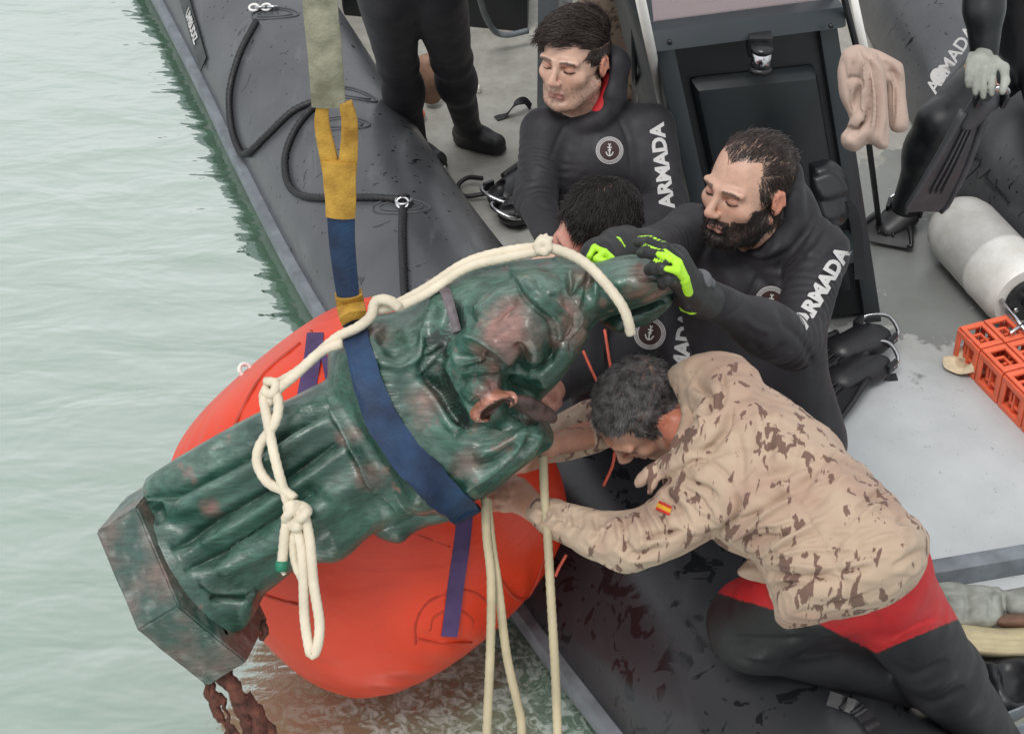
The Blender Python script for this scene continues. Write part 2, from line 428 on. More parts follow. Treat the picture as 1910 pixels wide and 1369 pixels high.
M['skin'].node_tree.nodes['Principled BSDF'].inputs['Subsurface Weight'].default_value = .12
M['skin'].node_tree.nodes['Principled BSDF'].inputs['Subsurface Radius'].default_value = (.012, .004, .002)
M['hair_dark'] = basic('dark brown hair', (.032, .020, .017), .36, .5, 160, 0, sheen=0)
M['hair_black'] = basic('black hair', (.014, .009, .009), .5, .5, 160, 0)
M['hair_grey'] = basic('greying hair', (.028, .024, .024), .42, .3, 60, 0, c2=(.20, .19, .19))
M['white_print'] = basic('white print', (.50, .49, .485), .6, .06, 120, .1, .0005)
M['grey_print'] = basic('grey badge print', (.42, .40, .40), .6, .15, 200, .1, .0005)
M['maroon_print'] = basic('dark maroon badge print', (.03, .008, .008), .6, .15, 90, .1, .0005)
M['green_glove'] = basic('glove', (0, 0, 0), .5, .12, 60, .25, .001, attr=True)
M['red_suit'] = basic('suit', (0, 0, 0), .6, .12, 30, .4, .001, attr=True, bscale=300)
M['black_plastic'] = basic('black plastic', (.012, .013, .015), .38, .3, 30, .15, .001)
M['black_rubber'] = basic('black rubber', (.014, .014, .016), .45, .3, 24, .3, .001)
M['steel'] = basic('steel', (.6, .6, .62), .25, .1, 50, .05, .001, metal=1)
M['white_paint'] = basic('white paint', (.72, .71, .68), .4, .08, 12, .1, .001)
M['rope_cream'] = basic('cream rope', (.62, .55, .43), .8, .14, 18, .6, .0012, bscale=350)
M['rope_old'] = basic('weathered wet rope', (.40, .34, .22), .75, .25, 10, .6, .0012, bscale=350)
M['rope_black'] = basic('black rope', (.013, .013, .016), .55, .3, 60, .4, .001)
M['rope_red'] = basic('orange red cord', (.55, .09, .05), .55, .2, 60, .3, .001)
M['strap_olive'] = basic('olive grey webbing', (.17, .16, .11), .8, .2, 26, .9, .002, c2=(.30, .29, .215), bscale=200)
M['strap_yellow'] = basic('ochre webbing', (.30, .15, .012), .75, .2, 26, .9, .002, c2=(.52, .30, .045), bscale=200)
M['strap_blue'] = basic('navy webbing', (.004, .014, .050), .7, .3, 14, .9, .002, c2=(.010, .045, .115), bscale=200)
M['orange_crate'] = basic('orange plastic', (.80, .15, .07), .45, .1, 12, .1, .001)
M['dark_metal'] = basic('dark corroded metal', (.022, .014, .014), .55, .5, 40, .8, .002, c2=(.07, .035, .03))
M['rust'] = basic('rusted iron', (.05, .018, .014), .8, .6, 40, 1, .004, c2=(.16, .05, .03))
M['purple'] = basic('purple webbing', (.06, .03, .11), .7, .3, 20, .5, .001)
M['beige_sole'] = basic('beige rubber sole', (.42, .36, .22), .7, .15, 25, .3, .001)
M['grey_canvas'] = basic('grey green canvas', (.26, .27, .24), .8, .35, 16, .6, .002)
M['console'] = basic('slate grey moulding', (.022, .029, .034), .38, .12, 8, .12, .0008)
M['console_dark'] = basic('black console recess', (.007, .0085, .0105), .45, .15, 12, .15, .0008)
M['cushion'] = basic('black vinyl cushion', (.010, .014, .017), .45, .15, 12, .35, .001, bscale=260)
M['paper'] = basic('crumpled tan paper', (.55, .45, .30), .7, .3, 25, .4, .002)
# ------------------------------------------------------------------ water
TZ = .10; TR = .28; WZ = -.03
def water_mat():
    m, t, b = mk('green harbour water'); out = t.nodes['Material Output']
    b.inputs['Roughness'].default_value = .12; b.inputs['IOR'].default_value = 1.33
    body = ramp(t, noise(t, 1.1, 4), [(.3, (.095, .195, .115)), (.7, (.115, .225, .14))]).outputs[0]
    t.links.new(body, b.inputs['Base Color'])
    n1 = noise(t, 3.6, 3, .5, stretch=(.75, 1.7, 1), dist=.25); n2 = noise(t, 16, 3, .5, stretch=(.8, 1.4, 1), dist=.3)
    tc = t.nodes.new('ShaderNodeTexCoord'); vd = t.nodes.new('ShaderNodeVectorMath'); vd.operation = 'DISTANCE'; t.links.new(tc.outputs['Object'], vd.inputs[0])
    p = A(900, 1330, WZ); vd.inputs[1].default_value = tuple(p)
    near = ramp(t, vd.outputs['Value'], [(.15, 1), (.75, 0)])
    n3 = noise(t, 22, 5, .6, dist=2.2)
    b1 = t.nodes.new('ShaderNodeBump'); b1.inputs['Strength'].default_value = 1; b1.inputs['Distance'].default_value = .023; t.links.new(n1, b1.inputs['Height'])
    b2 = t.nodes.new('ShaderNodeBump'); b2.inputs['Strength'].default_value = 1; b2.inputs['Distance'].default_value = .0012; t.links.new(n2, b2.inputs['Height']); t.links.new(b1.outputs[0], b2.inputs['Normal'])
    b3 = t.nodes.new('ShaderNodeBump'); b3.inputs['Distance'].default_value = .003; t.links.new(near.outputs[0], b3.inputs['Strength']); t.links.new(n3, b3.inputs['Height']); t.links.new(b2.outputs[0], b3.inputs['Normal'])
    t.links.new(b3.outputs[0], b.inputs['Normal'])
    g = t.nodes.new('ShaderNodeBsdfGlossy'); g.inputs['Roughness'].default_value = .04; g.inputs['Color'].default_value = (.96, .98, .97, 1); t.links.new(b3.outputs[0], g.inputs['Normal'])
    mx = t.nodes.new('ShaderNodeMixShader'); lw = t.nodes.new('ShaderNodeLayerWeight'); lw.inputs['Blend'].default_value = .5; t.links.new(b3.outputs[0], lw.inputs['Normal'])
    r = ramp(t, lw.outputs['Facing'], [(.16, .29), (.55, .66)])
    t.links.new(r.outputs[0], mx.inputs[0]); t.links.new(b.outputs[0], mx.inputs[1]); t.links.new(g.outputs[0], mx.inputs[2])
    # splash foam, plus sky reflection painted in as pale diffuse colour
    fo = t.nodes.new('ShaderNodeBsdfDiffuse'); fo.inputs['Color'].default_value = (.55, .64, .60, 1)
    ff = ramp(t, noise(t, 26, 5, .65, dist=1.6), [(.46, .10), (.62, .85)]); fm = t.nodes.new('ShaderNodeMath'); fm.operation = 'MULTIPLY'
    near2 = ramp(t, vd.outputs['Value'], [(.2, .8), (.55, 0)])
    t.links.new(ff.outputs[0], fm.inputs[0]); t.links.new(near2.outputs[0], fm.inputs[1])
    mx2 = t.nodes.new('ShaderNodeMixShader'); t.links.new(fm.outputs[0], mx2.inputs[0]); t.links.new(mx.outputs[0], mx2.inputs[1]); t.links.new(fo.outputs[0], mx2.inputs[2])
    t.links.new(mx2.outputs[0], out.inputs['Surface'])
    return m
o = MB().add([(-400, -400, WZ), (400, -400, WZ), (400, 900, WZ), (-400, 900, WZ)], [[0, 1, 2, 3]]).build('water', water_mat()); tag(o, kind='structure')
# ------------------------------------------------------------------ the inflatable boat
boat = thing('inflatable_boat', A(1300, 700, 0), 'large dark grey inflatable workboat with pale deck, rubber side tubes and helm console', 'boat')
def tube_mat():
    m, t, b = mk('dark grey tube rubber')
    base = ramp(t, noise(t, 3.2, 5), [(.3, (.046, .048, .054)), (.7, (.084, .087, .096))]).outputs[0]
    scr = ramp(t, noise(t, 9, 6, .7, stretch=(1, .25, 1), dist=.8), [(.56, 0), (.70, .5)]).outputs[0]
    base = mixrgb(t, scr, base, (.15, .155, .165))
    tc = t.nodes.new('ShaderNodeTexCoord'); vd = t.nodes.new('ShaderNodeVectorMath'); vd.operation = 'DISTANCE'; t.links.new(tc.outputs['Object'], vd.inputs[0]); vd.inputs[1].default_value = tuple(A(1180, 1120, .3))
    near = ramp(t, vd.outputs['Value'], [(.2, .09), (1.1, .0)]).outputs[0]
    wn = t.nodes.new('ShaderNodeMath'); wn.operation = 'ADD'; t.links.new(noise(t, 15, 4, .55, stretch=(1, 1, .5), dist=1.0), wn.inputs[0]); t.links.new(near, wn.inputs[1])
    wet = ramp(t, wn.outputs[0], [(.655, 0), (.675, 1)]).outputs[0]
    sp = t.nodes.new('ShaderNodeTexVoronoi'); sp.inputs['Scale'].default_value = 26; t.links.new(tc.outputs['Object'], sp.inputs['Vector'])
    spots = ramp(t, sp.outputs['Distance'], [(.10, 1), (.16, 0)]).outputs[0]
    gate = ramp(t, noise(t, 2.2, 2), [(.42, 0), (.52, 1)]).outputs[0]
    sg = t.nodes.new('ShaderNodeMath'); sg.operation = 'MULTIPLY'; t.links.new(spots, sg.inputs[0]); t.links.new(gate, sg.inputs[1])
    mx = t.nodes.new('ShaderNodeMath'); mx.operation = 'MAXIMUM'; t.links.new(sg.outputs[0], mx.inputs[0]); t.links.new(wet, mx.inputs[1])
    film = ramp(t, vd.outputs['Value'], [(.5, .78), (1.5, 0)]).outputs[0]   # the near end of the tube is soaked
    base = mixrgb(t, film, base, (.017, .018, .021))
    col = mixrgb(t, mx.outputs[0], base, (.010, .011, .013)); t.links.new(col, b.inputs['Base Color'])
    rr = ramp(t, mx.outputs[0], [(0, .32), (1, .16)]); t.links.new(rr.outputs[0], b.inputs['Roughness'])
    bump(t, b, noise(t, 160, 3), .12, .001, bump(t, b, noise(t, 5, 3), .5, .006))
    return m
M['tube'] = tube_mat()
M['strake'] = basic('grey blue rubbing strake', (.16, .18, .20), .6, .3, 14, .4, .002)
M['tube_trim'] = basic('moulded rubber patch', (.07, .072, .08), .5, .2, 20, .2, .001)
Lc = [A(x, y, TZ) for x, y in ((-60, -900), (200, -420), (486, 57), (603, 262), (740, 489), (940, 768), (1146, 1032), (1294, 1212), (1605, 1556), (2150, 2080))]
LP = spline(Lc, 16)
LP, Ls = resample(LP, .05)
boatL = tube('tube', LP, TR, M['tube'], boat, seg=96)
side = np.cross(np.gradient(LP, axis=0), [0, 0, 1]); side /= np.linalg.norm(side, axis=1)[:, None]
if side[0, 0] > 0: side = -side           # outward (towards the open water)
def on_tube(px, py, lift=0.0, path=LP, R=TR):
    """point on the tube's surface seen at a pixel"""
    D = nrm(U(px, py, 1) - C0)
    best = None
    for k in np.arange(3.2, 7.6, .004):
        p = C0 + D * k; d = np.min(np.linalg.norm(path - p, axis=1))
        if d < R + lift: return p
        if best is None or d < best[0]: best = (d, p)
    return best[1]
def tube_n(p, path=LP):
    c = path[np.argmin(np.linalg.norm(path - p, axis=1))]; return nrm(p - c)
# fine path for projection
LPf, _ = resample(LP, .008)
# rubbing strake, two layers
for nm, ang, off, wdt, th, mt in (('rubbing_strake', rad(-4), .012, .060, .03, M['strake']), ('rubbing_strake', rad(-20), .006, .05, .016, M['tube_trim'])):
    P = LP + side * math.cos(ang) * (TR + off - .004) + np.array([0, 0, 1]) * math.sin(ang) * (TR + off)
    W = side * -math.sin(ang) + np.array([0, 0, 1]) * math.cos(ang)
    ribbon(nm, P, W, wdt, th, mt, boat, nacross=5, bow=.004)
# right tube
Rc = [A(x, y, TZ) for x, y in ((1300, -900), (1560, -330), (1735, -10), (1835, 165), (1950, 330), (2170, 560), (2500, 860))]
RP, _ = resample(spline(Rc, 14), .05); RPf, _ = resample(RP, .008)
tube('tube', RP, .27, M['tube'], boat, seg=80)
# deck
def deck_mat():
    m, t, b = mk('pale grey deck paint'); b.inputs['Roughness'].default_value = .5
    base = ramp(t, noise(t, 4, 6, .6), [(.3, (.40, .42, .43)), (.7, (.50, .52, .53))]).outputs[0]
    tc = t.nodes.new('ShaderNodeTexCoord'); sx = t.nodes.new('ShaderNodeSeparateXYZ'); t.links.new(tc.outputs['Object'], sx.inputs[0])
    a = t.nodes.new('ShaderNodeMath'); a.operation = 'MULTIPLY_ADD'; t.links.new(noise(t, 3, 6, .65), a.inputs[0]); a.inputs[1].default_value = 2.2; t.links.new(sx.outputs['Y'], a.inputs[2])
    dirt = ramp(t, a.outputs[0], [(0, 0), (1, 1)]); dirt.color_ramp.elements[0].position = 0
    mr = t.nodes.new('ShaderNodeMapRange'); mr.inputs['From Min'].default_value = 4.9; mr.inputs['From Max'].default_value = 6.1; t.links.new(a.outputs[0], mr.inputs['Value'])
    grime = ramp(t, noise(t, 11, 7, .7), [(.3, (.22, .205, .17)), (.75, (.42, .405, .36))]).outputs[0]
    mc = t.nodes.new('ShaderNodeMath'); mc.operation = 'MULTIPLY'; mc.inputs[1].default_value = .85; t.links.new(mr.outputs[0], mc.inputs[0])
    col = mixrgb(t, mc.outputs[0], base, grime)
    vd = t.nodes.new('ShaderNodeVectorMath'); vd.operation = 'DISTANCE'; t.links.new(tc.outputs['Object'], vd.inputs[0]); vd.inputs[1].default_value = tuple(A(1660, 460, 0))
    nr = ramp(t, vd.outputs['Value'], [(.15, .45), (.8, .0)]).outputs[0]; ad = t.nodes.new('ShaderNodeMath'); ad.operation = 'ADD'; t.links.new(nr, ad.inputs[0]); t.links.new(noise(t, 5, 5, .6), ad.inputs[1])
    wetf = ramp(t, ad.outputs[0], [(.71, 0), (.74, .75)]).outputs[0]
    col = mixrgb(t, wetf, col, (.17, .18, .17))
    specks = ramp(t, noise(t, 55, 2, .5, stretch=(1, 1, 1), dist=1.5), [(.70, 0), (.73, .6)]).outputs[0]
    col = mixrgb(t, specks, col, (.18, .17, .15))
    t.links.new(col, b.inputs['Base Color'])
    rr = ramp(t, wetf, [(0, .55), (1, .15)]); t.links.new(rr.outputs[0], b.inputs['Roughness'])
    bump(t, b, noise(t, 420, 2), .25, .0008)
    return m
M['deck'] = deck_mat()
i0, i1 = 0, len(LP) - 1
poly = [tuple(p * [1, 1, 0]) for p in LP[::4]] + [tuple(p * [1, 1, 0]) for p in RP[::-4]]
bm = bmesh.new(); vs_ = [bm.verts.new(p) for p in poly]; bm.faces.new(vs_)
ex = bmesh.ops.extrude_face_region(bm, geom=list(bm.faces)); bmesh.ops.translate(bm, verts=[v for v in ex['geom'] if isinstance(v, bmesh.types.BMVert)], vec=(0, 0, -.25)); bmesh.ops.recalc_face_normals(bm, faces=bm.faces)
me = bpy.data.meshes.new('deck_floor'); bm.to_mesh(me); bm.free(); me.materials.append(M['deck']); o = bpy.data.objects.new('deck_floor', me); COL.objects.link(o); o.parent = boat

# -------- console
def hexpix(pts_b, zb, pts_t, zt): return [A(x, y, zb) for x, y in pts_b] + [A(x, y, zt) for x, y in pts_t]
B0 = A(1330, 640, 0); B1 = A(1645, 600, 0)
T0 = A(1222, 92, 1.0); T1 = A(1562, 47, 1.0)
xd = nrm((B1 - B0) * [1, 1, 0]); back = np.cross([0, 0, 1], xd)
depthv = back * .55
B0 = T0 + (B1 - T1) * 1.0; B0[2] = 0
up = T0 - B0
con = MB(); con.hexa([B0 + back * .07, B1 + back * .07, B1 + depthv, B0 + depthv, T0 + back * .07, T1 + back * .07, T1 + depthv, T0 + depthv])
console = con.build('console', M['console'], boat, bevel=.015)
fw = .055
def bar(a, b, wv, dv, name, mat, par, bev=.006):
    return MB().hexa([a, a + wv, a + wv + dv, a + dv, b, b + wv, b + wv + dv, b + dv]).build(name, mat, par, bevel=bev)
uu = nrm(up)
bar(B0, T0, xd * .05, back * .068, 'side_post', M['console'], console)
bar(B1 - xd * .05, T1 - xd * .05, xd * .05, back * .068, 'side_post', M['console'], console)
# header rail with bevelled lip above the seat back
hb = T0 - uu * .0; 
MB().hexa([T0 - back * .02 - xd * .02, T1 - back * .02 + xd * .02, T1 + back * .09 + xd * .02, T0 + back * .09 - xd * .02] + [p + np.array([0, 0, .045]) + back * .03 for p in (T0 - back * .02 - xd * .02, T1 - back * .02 + xd * .02, T1 + back * .09 + xd * .02, T0 + back * .09 - xd * .02)]).build('header_rail', M['console'], console, bevel=.012)
# recessed dark panel and cushion
L_ = np.linalg.norm(T1 - T0); Hh = np.linalg.norm(up)
def face_pt(u, v, d): return B0 + xd * u * L_ + uu * v * Hh + np.cross(xd, uu) * d     # d>0 towards the front
fn_ = np.cross(xd, uu)
if fn_[1] > 0: fn_ = -fn_
def face_pt(u, v, d): return B0 + back * .07 + xd * u * L_ + uu * v * Hh + fn_ * d
MB().hexa([face_pt(.10, .02, .001), face_pt(.90, .02, .001), face_pt(.90, .02, .012), face_pt(.10, .02, .012), face_pt(.10, .985, .001), face_pt(.90, .985, .001), face_pt(.90, .985, .012), face_pt(.10, .985, .012)]).build('recess_panel', M['console_dark'], console)
MB().hexa([face_pt(.155, .12, .014), face_pt(.86, .12, .014), face_pt(.84, .14, .055), face_pt(.175, .14, .055), face_pt(.155, .88, .014), face_pt(.86, .88, .014), face_pt(.835, .855, .055), face_pt(.18, .855, .055)]).build('seat_cushion', M['cushion'], console, bevel=.02)
# seat ledge low on the console
MB().hexa([face_pt(.62, .30, .012), face_pt(.90, .30, .012), face_pt(.90, .30, .14), face_pt(.62, .30, .14), face_pt(.62, .33, .012), face_pt(.90, .33, .012), face_pt(.90, .33, .14), face_pt(.62, .33, .14)]).build('shelf', M['console'], console, bevel=.008)
# screws
for u_ in (.07, .93):
    for P_ in (T0 + xd * u_ * L_ + np.array([0, 0, .020]) - back * .004,):
        V, F = tube_vf([P_ + fn_ * .0, P_ + fn_ * .008 + np.array([0, 0, .0])], .006, 12); new_obj('screw', V, F, M['black_plastic'], console)
# windshield
def glass_mat():
    m, t, b = mk('smoked acrylic'); b.inputs['Base Color'].default_value = (.45, .36, .37, 1); b.inputs['Roughness'].default_value = .06
    b.inputs['Alpha'].default_value = .40; b.inputs['Specular IOR Level'].default_value = .9; return m
M['smoked'] = glass_mat()
q0, q1 = T0 + np.array([0, 0, .045]) + back * .06, T1 + np.array([0, 0, .045]) + back * .06
rise = np.array([0, 0, .34]) + back * .22
MB().hexa([q0, q1, q1 + back * .008, q0 + back * .008, q0 + rise, q1 + rise, q1 + rise + back * .008, q0 + rise + back * .008]).build('windshield', M['smoked'], console)
for q in (q0 - xd * .012, q1 - xd * .012): bar(q, q + rise, xd * .024, back * .03, 'windshield_frame', M['console'], console, .004)
# helm dashboard behind the glass
dq = T0 + back * .18 + xd * .05 + np.array([0, 0, .02])
MB().hexa([dq, dq + xd * (L_ - .1), dq + xd * (L_ - .1) + back * .33, dq + back * .33] + [p + np.array([0, 0, .12]) for p in (dq, dq + xd * (L_ - .1))] + [p + np.array([0, 0, .2]) for p in (dq + xd * (L_ - .1) + back * .33, dq + back * .33)]).build('dashboard', M['console'], console, bevel=.02)
# navigation light
nl = A(1408, 92, 1.0); nlb = MB(); ctr = T0 * (1 - .545) + T1 * .545 - back * .045 + np.array([0, 0, -.02])
nav = MB().hexa([ctr + p for p in (np.array([-.03, 0, -.02]), np.array([.03, 0, -.02]), np.array([.03, .06, -.02]), np.array([-.03, .06, -.02]), np.array([-.03, 0, .035]), np.array([.03, 0, .035]), np.array([.03, .06, .035]), np.array([-.03, .06, .035]))]).build('lamp_bracket', M['black_plastic'], console, bevel=.005)
a_ = ctr + np.array([0, -.028, -.04]); zz = np.array([0, 0, 1.])
for dz, r_, mt, nm in ((0, .030, 'black_plastic', 'lamp_base'), (.012, .025, 'steel', 'lamp_lens'), (.055, .028, 'black_plastic', 'lamp_cap')):
    hgt = {'lamp_base': .012, 'lamp_lens': .043, 'lamp_cap': .012}[nm]
    V, F = tube_vf([a_ + zz * dz, a_ + zz * (dz + hgt)], r_, 24); new_obj(nm, V, F, M[mt], console)
# side panel / seat pod behind the young diver, dark stern locker
pod = MB(); z1 = .75
pod.hexa([A(1000, 215, 0), A(1040, 225, 0), A(1068, 90, 0), A(1030, 60, 0)] + [p + np.array([-.0, 0, z1]) for p in (A(1000, 215, 0), A(1040, 225, 0), A(1068, 90, 0), A(1030, 60, 0))])
pod.build('seat_pod', basic('pod grey', (.10, .115, .125), .5, .2, 10, .2, .001), boat, bevel=.03)
# stern bench at the top of the picture, its shade put into near-black colour
sb = [A(640, 30, 0), A(985, 62, 0), A(1000, -260, 0), A(600, -300, 0)]
MB().hexa(sb + [p + np.array([0, 0, .32]) for p in sb]).build('stern_locker', M['console_dark'], boat, bevel=.02)
# bent rail lying against the locker
rl = [A(893, -10, .36), A(905, 30, .2), A(922, 58, .1), A(945, 66, .07), A(985, 58, .07)]
tube('rail', spline(rl, 8), .011, M['strake'], boat, seg=10)
# poles
wp = [A(1182, -60, 1.35), A(1190, 20, 1.15), A(1238, 205, .72)]
wp = [wp[0], wp[2]]
tube('handrail', wp, .0125, M['white_paint'], boat, seg=16)
tube('handrail', [A(1181, -60, 1.1), A(1183, 140, .7), A(1185, 200, .3)], .008, M['black_plastic'], boat, seg=10)
tube('handrail', [A(1585, -40, 1.35), A(1614, 96, 1.16), A(1650, 230, .9)], .0085, M['white_paint'], boat, seg=14)
tube('handrail', [A(1560, -60, 1.2), A(1598, 90, .9), A(1640, 420, 0.05)], .009, M['black_plastic'], boat, seg=12)

# -------- grab line on the left tube
def tube_path(pts, lift, n=10, path=LP):
    P = spline([list(p) + [0] for p in pts], n)[:, :2]; return np.array([on_tube(x, y, lift, LPf) for x, y in P])
def grab(pts, parent=boat):
    P = tube_path(pts, .011); P = P.copy(); 
    for _ in range(2): P[1:-1] = .5 * P[1:-1] + .25 * (P[:-2] + P[2:])
    return tube('grab_rope', P, .0105, M['rope_black'], parent, seg=14, lay=.05, amp=.35, strands=3, step=.006)
g1 = grab([(478, 40), (447, 100), (428, 170), (430, 230), (442, 272), (458, 288), (500, 250), (545, 208), (585, 190), (604, 188)])
g2 = grab([(604, 190), (580, 205), (552, 240), (532, 290), (536, 340), (560, 364), (610, 369), (690, 368), (748, 372)])
g3 = grab([(752, 376), (750, 440), (752, 500), (756, 560), (770, 640)])
def ring(c, n, R, r, mat, parent, name='ring', squash=1.0, u=None):
    n = nrm(n); u = nrm(np.cross(n, [0, 0, 1]) if u is None else u); v = np.cross(n, u); ph = np.linspace(0, 2 * np.pi, 25)
    P = [c + R * (math.cos(a) * u + squash * math.sin(a) * v) for a in ph]
    V, F = tube_vf(P, r, 8, cap=False); return new_obj(name, V, F, mat, parent)
def patch(px, py, ang, par=boat):
    c = on_tube(px, py, .0, LPf); n = tube_n(c, LPf)
    tdir = LPf[min(np.argmin(np.linalg.norm(LPf - c, axis=1)) + 3, len(LPf) - 1)] - LPf[np.argmin(np.linalg.norm(LPf - c, axis=1))]; tdir = nrm(tdir - n * tdir.dot(n)); s_ = np.cross(n, tdir)
    u = math.cos(ang) * tdir + math.sin(ang) * s_; v = np.cross(n, u)
    for R, sq, rr in ((.085, .42, .0035), (.062, .36, .003)):
        ph = np.linspace(0, 2 * np.pi, 49); P = []
        for a in ph:
            p = c + R * (math.cos(a) * u + sq * math.sin(a) * v); q = LPf[np.argmin(np.linalg.norm(LPf - p, axis=1))]; P.append(q + nrm(p - q) * (TR + .001))
        V, F = tube_vf(P, rr, 6, cap=False); new_obj('grab_patch_edge', V, F, M['tube_trim'], par)
    return c, n, u, v
c, n, u, v = patch(748, 385, rad(60)); cc = on_tube(752, 374, .02, LPf)
ring(cc, n, .020, .005, M['steel'], g2, u=u); ring(cc + n * .006 + v * .012, nrm(n + v), .014, .005, M['rope_black'], g2, u=u); ring(cc - v * .012, nrm(n - v * .6), .017, .004, M['steel'], g2, u=u)
c, n, u, v = patch(512, 25, rad(60)); cc = on_tube(492, 14, .016, LPf)
for k in range(4): ring(cc + u * (-.035 + .022 * k), nrm(n + (.7 if k % 2 else -.7) * v), .016, .0042, M['steel'] if k % 2 else M['white_paint'], g1, u=u, squash=.7)
c, n, u, v = patch(640, 230, rad(60)); c, n, u, v = patch(655, 175, rad(60))
# pressure valve
c = on_tube(660, 235, .002, LPf); ring(c, tube_n(c, LPf), .02, .004, M['tube_trim'], boat, 'valve_rim')
# handle strap on the near part of the tube
P = tube_path([(1545, 1302), (1575, 1312), (1598, 1322), (1620, 1345), (1650, 1385)], .012); ribbon('lifting_handle', P, CV(.8, .3, 0), .030, .006, M['black_rubber'], boat)
c = on_tube(1545, 1300, .003, LPf)
# name plate with letters
def text_pieces(txt, size, bold=.0, xs=1.0):
    cu = bpy.data.curves.new('t', 'FONT'); cu.body = txt; cu.size = size; cu.resolution_u = 3; cu.align_x = 'CENTER'; cu.align_y = 'CENTER'; cu.offset = bold
    ob = bpy.data.objects.new('t', cu); COL.objects.link(ob); dg = bpy.context.evaluated_depsgraph_get(); me = bpy.data.meshes.new_from_object(ob.evaluated_get(dg))
    bm = bmesh.new(); bm.from_mesh(me); bmesh.ops.triangulate(bm, faces=bm.faces)
    for _ in range(6):
        lim = max(size * .12, .005); es = [e for e in bm.edges if e.calc_length() > lim]
        if not es: break
        bmesh.ops.subdivide_edges(bm, edges=es, cuts=1); bmesh.ops.triangulate(bm, faces=bm.faces)
    V = np.array([v.co[:] for v in bm.verts]); F = [[v.index for v in f.verts] for f in bm.faces]; bm.free()
    COL.objects.unlink(ob); bpy.data.objects.remove(ob); bpy.data.curves.remove(cu); bpy.data.meshes.remove(me)
    V[:, 0] *= xs; V[:, 2] = 0
    return V, F
p0 = on_tube(344, -8, .003, LPf); p1 = on_tube(379, 112, .003, LPf); mid = .5 * (p0 + p1); tn = tube_n(mid, LPf); td = nrm(p1 - p0); wd = np.cross(tn, td)
cs = []
for a in np.linspace(-.5, .5, 9): cs.append(mid + td * a * np.linalg.norm(p1 - p0) * 1.15)
plate = ribbon('name_plate', [c + tn * .004 for c in cs], wd, .062, .004, M['black_plastic'], boat)
V, F = text_pieces('UMBUDIZ', .050, .002, .80); new_obj('lettering', [mid + tn * .009 + td * v[0] * 1.0 + wd * v[1] for v in V], F, M['white_print'], plate, smooth=False)

# ------------------------------------------------------------------ orange lift buoy
Zb = .42; bc = A(688, 924, Zb); Zd = depth(688, 924, Zb); sc = Zd / FP
buoy = thing('lift_buoy', bc - np.array([0, 0, .4]), 'big round orange inflatable lift bag hanging under the statue beside the grey tube', 'buoy')
def orange_mat():
    m, t, b = mk('orange coated fabric')
    c = ramp(t, noise(t, 3.5, 5), [(.3, (.60, .030, .005)), (.7, (.72, .050, .010))]).outputs[0]; c = mixrgb(t, ramp(t, noise(t, 16, 6, .7), [(.58, 0), (.75, .35)]).outputs[0], c, (.42, .05, .02))
    t.links.new(c, b.inputs['Base Color']); b.inputs['Roughness'].default_value = .42
    n1 = bump(t, b, noise(t, 5.5, 4, .5, stretch=(.6, .6, 1.6), dist=.8), .6, .016); bump(t, b, noise(t, 40, 4), .12, .0015, n1); return m
M['orange'] = orange_mat(); M['orange_seam'] = basic('orange seam tape', (.42, .03, .008), .5, .2, 30, .2, .001)
ba = CV(-.62, .76, .15)           # long axis of the drum, pointing up-left in the picture
bu = nrm(np.cross(ba, Tv)); bw = np.cross(bu, ba)
La, Rr = 332 * sc, 322 * sc
def buoy_pt(th, ph, k=1.0):
    # superellipsoid: th 0..pi from +axis, ph around
    e = .60; c, s = math.cos(th), math.sin(th)
    r = abs(s) ** e; zc = math.copysign(abs(c) ** e, c)
    pl = 1.0
    end = max(0., abs(c) - .55) / .45
    pl += .016 * end * math.sin(ph * 26) * (1 - end) * 3
    return bc + (ba * zc * La * .97 + (bu * math.cos(ph) + bw * math.sin(ph)) * r * Rr * pl) * k
nt_, np_ = 120, 260
V = [buoy_pt(math.pi * (i + .5) / nt_, 2 * math.pi * j / np_) for i in range(nt_) for j in range(np_)]
F = [[i * np_ + j, i * np_ + (j + 1) % np_, (i + 1) * np_ + (j + 1) % np_, (i + 1) * np_ + j] for i in range(nt_ - 1) for j in range(np_)]
F += [list(range(np_))[::-1], [(nt_ - 1) * np_ + j for j in range(np_)]]
new_obj('bag', V, F, M['orange'], buoy)
def buoy_hit(px, py, lift=0.):
    D = nrm(U(px, py, 1) - C0)
    for k in np.arange(2.8, 4.8, .003):
        p = C0 + D * k - bc; a = p.dot(ba) / (La * .97 + lift); r = math.hypot(p.dot(bu), p.dot(bw)) / (Rr + lift)
        if abs(a) ** (2 / .60) + r ** (2 / .60) < 1: return C0 + D * k
    return C0 + D * (Zd)
def on_buoy(pts, lift=.004, n=10): return np.array([buoy_hit(x, y, lift) for x, y in spline([list(p) for p in pts], n)])
def seam(pts, r=.0042): tube('seam', on_buoy(pts, .001), r, M['orange_seam'], buoy, seg=6)
seam([(775, 1200), (776, 1160), (800, 1122), (860, 1100), (900, 1115), (918, 1150), (900, 1185)], .0026); seam([(802, 1175), (810, 1150), (850, 1135), (880, 1155), (876, 1180)], .0026)
seam([(775, 1190), (830, 1200), (880, 1198)], .0026); seam([(930, 1075), (955, 1110), (980, 1115), (1000, 1085), (1015, 1040)])
seam([(580, 618), (586, 660), (580, 700)]); seam([(560, 640), (490, 700), (440, 790), (420, 850)]); seam([(470, 1100), (510, 1115), (560, 1128)])
seam([(840, 1020), (740, 985), (660, 965)], .002)
P = on_buoy([(868, 950), (862, 1010), (852, 1080), (843, 1150), (838, 1186)], .006); ribbon('webbing_strip', P, CV(1, .15, 0), .034, .005, M['purple'], buoy)
P = on_buoy([(588, 622), (584, 660), (574, 720), (560, 790)], .006); ribbon('webbing_strip', P, CV(1, 0, 0), .036, .005, M['purple'], buoy)
